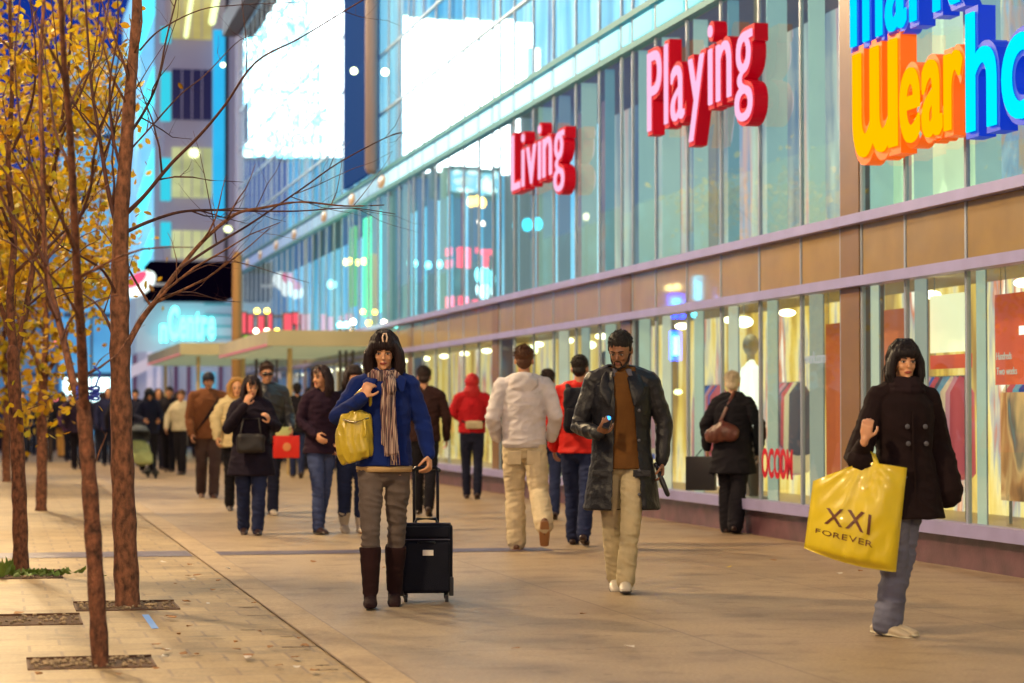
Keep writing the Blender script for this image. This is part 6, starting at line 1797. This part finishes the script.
w12 = person(251, 535, 1.56, 4, 'dark haired woman in a long black coat holding a hand to her mouth', 'warm', 'f', legs=((10,3,0),(-8,20,12)), head=(5, 8), hair=('longopen', (0.015,0.007,0.01)), seed=19,
    arms=(((0.24,-0.06,1.05),(0.17,-0.22,1.10)),((-0.24,-0.05,1.04),(-0.075,-0.20,1.27))), handdir=(((-0.3,-0.3,0.6),(-0.6,0.2,0.1)),((0.35,0.0,0.9),(0.3,0.9,0),(1,0,0.3))), hands=(0.6,0.7),
    top=dict(name='coat', m=cloth('near_black_wool', (0.012,0.008,0.018)), hem=0.66, grow=0.03, flare=0.03, waist=0.17, chest=0.175, hip=0.18, sleeve=1.1), pants=dict(m=DENIMD, w=1.15), shoes=dict(m=DKSHOE))
c = wp(w12, (-0.02, -0.20, 0.90))
t = empty('handbag', c, w12['t'].rotation_euler[2], 'round black handbag held in front of the woman in the long black coat', 'handbag')
m = MB(); m.cbox((0,0,0), (0.27,0.10,0.18), bev=0.04); link('bag_body', solid('bag_body', m, 0.012, 2, (0.008, 9, 9)), t, mat('bag_black', (0.010,0.007,0.008), 0.6), True)
MB().tube([(-0.10,0,0.09),(-0.07,0.02,0.24),(0.08,0.02,0.24),(0.10,0,0.09)], 0.010, 6).build('strap', mat('bag_black', (0.012,0.01,0.012)), t, True)
m13 = person(266, 515, 1.78, 8, 'man with dark glasses in a black leather jacket carrying a red bag', 'tan', 'm', legs=((4,2,0),(-10,20,12)), head=(0, 4), seed=20,
    arms=(((0.27,0.0,1.16),(0.27,-0.16,1.02)),((-0.27,0,1.13),(-0.25,-0.1,0.9))), hair=('short', (0.03,0.012,0.008)),
    top=dict(name='jacket', m=mat('worn_black_leather', (0.016,0.017,0.022), 0.35), hem=0.84, grow=0.03, chest=0.19, waist=0.175, sleeve=1.15, collar=0.028), pants=dict(m=DKNAVY, w=1.1), shoes=dict(m=mat('cream_shoe', (0.55,0.45,0.35), 0.5)))
mb = MB(); ht = m13['ht']
for sg in (1, -1):
    ht(mb, [(sg*0.012,-0.105,0.078),(sg*0.046,-0.100,0.078)], [0.016,0.016], 10, Vector((0,0,1)))
ht(mb, [(-0.074,0.0,0.08),(-0.056,-0.09,0.082),(0.056,-0.09,0.082),(0.074,0.0,0.08)], 0.003, 6, Vector((0,0,1)))
mb.build('glasses', mat('glasses_dark', (0.01,0.01,0.01), 0.2), m13['t'], True)
c = wp(m13, (0.20, -0.24, 0.92))
t = empty('shopping_bag', c, m13['t'].rotation_euler[2], 'bright red shopping bag with a pale round mark beside the long black coat', 'shopping bag')
MB().cbox((0,0,-0.12), (0.30,0.10,0.26), bev=0.01).build('bag_body', mat('red_bag', (0.65,0.02,0.01), 0.4), t, True)
MB().ell((0,-0.052,-0.12), (0.05,0.004,0.05)).build('round_mark', mat('mark_orange', (0.7,0.25,0.08), 0.5), t, True)
MB().tube([(-0.07,0,0.0),(-0.05,0,0.10),(0.05,0,0.10),(0.07,0,0.0)], 0.006, 6).build('bag_handle', mat('red_bag', (0.65,0.02,0.01)), t, True)
t = empty('paper_bag', wp(m13, (0.17,-0.22,1.00)), m13['t'].rotation_euler[2], 'small pale green bag standing out of the top of the red bag', 'bag')
MB().cbox((0,0,-0.05), (0.18,0.06,0.16), bev=0.008).build('bag_body', mat('pale_green_bag', (0.45,0.5,0.2), 0.6), t, True)
fur = person(236, 511, 1.60, 6, 'woman in a fur edged hood and cream jacket left of the long black coat', 'warm', 'f', legs=((10,2,0),(-6,16,10)), hair=('furhood', (0.42,0.22,0.06)), seed=21,
    top=dict(name='jacket', m=cloth('cream_puffer', (0.55,0.44,0.24)), hem=0.86, grow=0.04, waist=0.165, chest=0.17, wr=0.014, sleeve=1.3), pants=dict(m=BLACKC, w=1.1), shoes=dict(m=DKSHOE))
tnb = cloth('brown_suede', (0.20,0.075,0.03))
m15 = person(208, 498, 1.76, 6, 'tall man in a dark cap and brown jacket with a strap across his chest', 'tan', 'm', legs=((10,2,0),(-10,22,14)), hair=('beanie', (0.012,0.015,0.03)), seed=22, bulk=1.08,
    top=dict(name='jacket', m=tnb, hem=0.84, grow=0.035, waist=0.18, chest=0.19, hip=0.178, sleeve=1.25, collar=0.03), pants=dict(m=cloth('brown_jeans', (0.085,0.055,0.05)), w=1.2), shoes=dict(m=BRSHOE))
mb = MB(); T15 = m15['T']
mb.tube([(0.13,-0.02,T15(1.47)),(0.09,-0.165,T15(1.34)),(-0.02,-0.178,T15(1.16)),(-0.15,-0.15,T15(0.98)),(-0.21,-0.02,T15(0.9))], [(0.022,0.006)]*5, 8, Vector((1,0,1)))
t = empty('messenger_bag', m15['t'].location, m15['t'].rotation_euler[2], 'black messenger bag slung across the man in brown', 'bag')
mb.build('strap', BLACKC, t, True)
MB().cbox((-0.24,0.02,0.84), (0.10,0.26,0.24), bev=0.02).build('bag_body', BLACKC, t, True)
person(181, 475, 1.62, -20, 'person in a cream jacket and black trousers left of the man in brown', 'tan', 'f', hair=('short', (0.12,0.06,0.03)), seed=23, noparts=True, legs=((10,2,0),(-8,16,10)),
    top=dict(name='jacket', m=cloth('cream_jacket', (0.50,0.44,0.30)), hem=0.92, grow=0.035, waist=0.17, chest=0.18, sleeve=1.2), pants=dict(m=BLACKC, w=1.0), shoes=dict(m=DKSHOE))
person(297, 478, 1.72, 180, 'dark haired man in black far behind between two groups', 'tan', 'm', hair=('short', (0.01,0.006,0.006)), seed=24, noparts=True, hands=(None, None),
    top=dict(name='jacket', m=BLACKC, hem=0.84, grow=0.035, sleeve=1.15), pants=dict(m=DENIMD, w=1.1), shoes=dict(m=DKSHOE))
pusher = person(148, 474, 1.66, 10, 'person in a dark hood bent over a pushchair behind the larger bare tree', 'tan', 'f', hair=('hood', (0.012,0.012,0.02)), head=(0, 18), seed=25, noparts=True, lean=0.12,
    arms=(((0.26,-0.1,1.12),(0.16,-0.36,1.04)),((-0.26,-0.1,1.12),(-0.16,-0.36,1.04))),
    top=dict(name='jacket', m=DKNAVY, hem=0.84, grow=0.035, sleeve=1.15), pants=dict(m=BLACKC, w=1.1), shoes=dict(m=DKSHOE))
# the crowd far behind: each one a person
crowd = [(158,470,1.70,'m',(0.02,0.03,0.10),(0.015,0.015,0.03),10,'person in a dark blue jacket just right of the pushchair'),
         (169,472,1.72,'m',(0.012,0.010,0.016),(0.012,0.012,0.02),-10,'person in black between the pushchair and the cream jacket'),
         (163,463,1.60,'f',(0.25,0.02,0.04),(0.02,0.02,0.04),0,'small figure in dark red far behind the pushchair'),
         (62,458,1.76,'m',(0.010,0.012,0.03),(0.34,0.18,0.05),170,'far man in a dark coat and tan trousers left of the nearest bare tree'),
         (78,470,1.72,'m',(0.02,0.012,0.03),(0.010,0.008,0.016),180,'person in black seen just left of the nearest trunk'),
         (101,462,1.70,'m',(0.010,0.012,0.03),(0.012,0.014,0.03),180,'dark figure between the two nearest trunks'),
         (108,466,1.75,'m',(0.012,0.014,0.05),(0.012,0.014,0.03),0,'dark blue figure tight against the larger bare trunk'),
         (52,452,1.70,'f',(0.02,0.02,0.06),(0.012,0.014,0.03),0,'distant dark figure right of the middle yellow tree'),
         (3,452,1.72,'m',(0.015,0.02,0.06),(0.012,0.014,0.03),0,'distant dark figure at the left edge'),
         (12,456,1.68,'f',(0.04,0.05,0.16),(0.02,0.02,0.05),180,'distant figure in blue near the left edge'),
         (31,455,1.74,'m',(0.010,0.010,0.02),(0.012,0.014,0.03),0,'distant figure in black between the left trunks'),
         (119,470,1.66,'f',(0.012,0.010,0.02),(0.012,0.014,0.03),180,'dark figure mostly hidden by the larger bare trunk'),
         (197,458,1.70,'m',(0.02,0.02,0.05),(0.012,0.014,0.03),0,'distant figure in navy behind the man in brown'),
         (224,464,1.66,'f',(0.15,0.06,0.03),(0.012,0.014,0.03),0,'distant figure in brown behind the fur edged hood'),
         (284,463,1.70,'m',(0.02,0.02,0.03),(0.03,0.03,0.06),180,'distant dark figure right of the red bag'),
         (309,470,1.72,'m',(0.012,0.010,0.02),(0.012,0.014,0.03),180,'distant dark figure left of the long haired woman')]
crowd += [(22,462,1.72,'m',(0.02,0.02,0.05),(0.012,0.014,0.03),0,'dark figure just right of the farthest yellow tree'),
          (70,462,1.66,'f',(0.05,0.02,0.06),(0.012,0.014,0.03),0,'distant figure in dark purple left of the nearest trunk'),
          (84,458,1.74,'m',(0.015,0.02,0.07),(0.012,0.014,0.03),180,'distant figure in navy right behind the nearest trunk'),
          (47,462,1.70,'m',(0.012,0.012,0.02),(0.03,0.02,0.02),180,'distant figure in black right behind the middle yellow tree'),
          (135,466,1.72,'m',(0.012,0.012,0.03),(0.012,0.014,0.03),0,'dark figure behind the pushchair and the larger bare trunk'),
          (176,461,1.70,'m',(0.02,0.015,0.05),(0.012,0.014,0.03),180,'dark figure behind the person in the cream jacket')]
for i, (px, py, H, sx_, c1, c2, fc, lb) in enumerate(crowd):
    person(px, py, H, fc, lb, 'tan', sx_, hair=('short' if i % 3 else 'longopen', (0.02,0.01,0.01)), seed=30+i, noparts=True, vox=0.014, hands=(None, None),
           legs=((6+i%5*3, 2, 0), (-6-i%3*4, 16, 8)),
           top=dict(name='jacket', m=cloth('crowd_top_%d' % i, c1), hem=0.80, grow=0.035, sleeve=1.15), pants=dict(m=cloth('crowd_leg_%d' % i, c2), w=1.15), shoes=dict(m=DKSHOE), group='people far down the pavement')

# reflection-side passer by standing inside: shop customer behind the glass
# pushchair
g = G(139, 478)
t = empty('pushchair', (g.x, g.y, 0), -math.atan2(g.x, g.y)+0.25, 'pale green pushchair with dark hood pushed along the pavement', 'pushchair')
grn = cloth('pushchair_green', (0.34,0.36,0.14)); dk = mat('frame_dark', (0.03,0.03,0.04), 0.4, 0.5)
mb = MB(); mb.tube([(0,0.08,0.62),(0,-0.02,0.45),(0,-0.22,0.40),(0,-0.34,0.30)], [(0.19,0.08),(0.21,0.10),(0.20,0.09),(0.17,0.06)], 14)
link('seat', solid('seat', mb, 0.014, 3, (0.01, 6, 6)), t, grn, True)
mb = MB(); mb.ell((0,0.06,0.78), (0.22,0.24,0.20)); link('hood', solid('hood', mb, 0.014, 3, (0.008, 6, 6), cut=lambda p: p[1] < -0.02 and p[2] < 0.86), t, cloth('pushchair_hood', (0.10,0.11,0.12)), True)
for sg in (1, -1):
    MB().tube([(sg*0.22,0.42,1.0),(sg*0.23,0.15,0.62),(sg*0.23,-0.25,0.12)], 0.014, 8).build('frame', dk, t, True)
    MB().tube([(sg*0.23,0.15,0.6),(sg*0.25,0.30,0.12)], 0.014, 8).build('rear_leg', dk, t, True)
    for yy in (-0.28, 0.30):
        mb = MB(); nn = 16
        ring = [(sg*0.24, yy+0.085*math.cos(2*math.pi*k/nn), 0.10+0.085*math.sin(2*math.pi*k/nn)) for k in range(nn+1)]
        mb.tube(ring, 0.018, 8, Vector((1,0,0)), cap=False); mb.tube([(sg*0.22,yy,0.10),(sg*0.26,yy,0.10)], 0.05, 10)
        mb.build('wheel', mat('wheel_rubber', (0.02,0.02,0.02)), t, True)
MB().tube([(-0.22,0.42,1.0),(0.22,0.42,1.0)], 0.018, 8).build('handle_bar', dk, t, True)
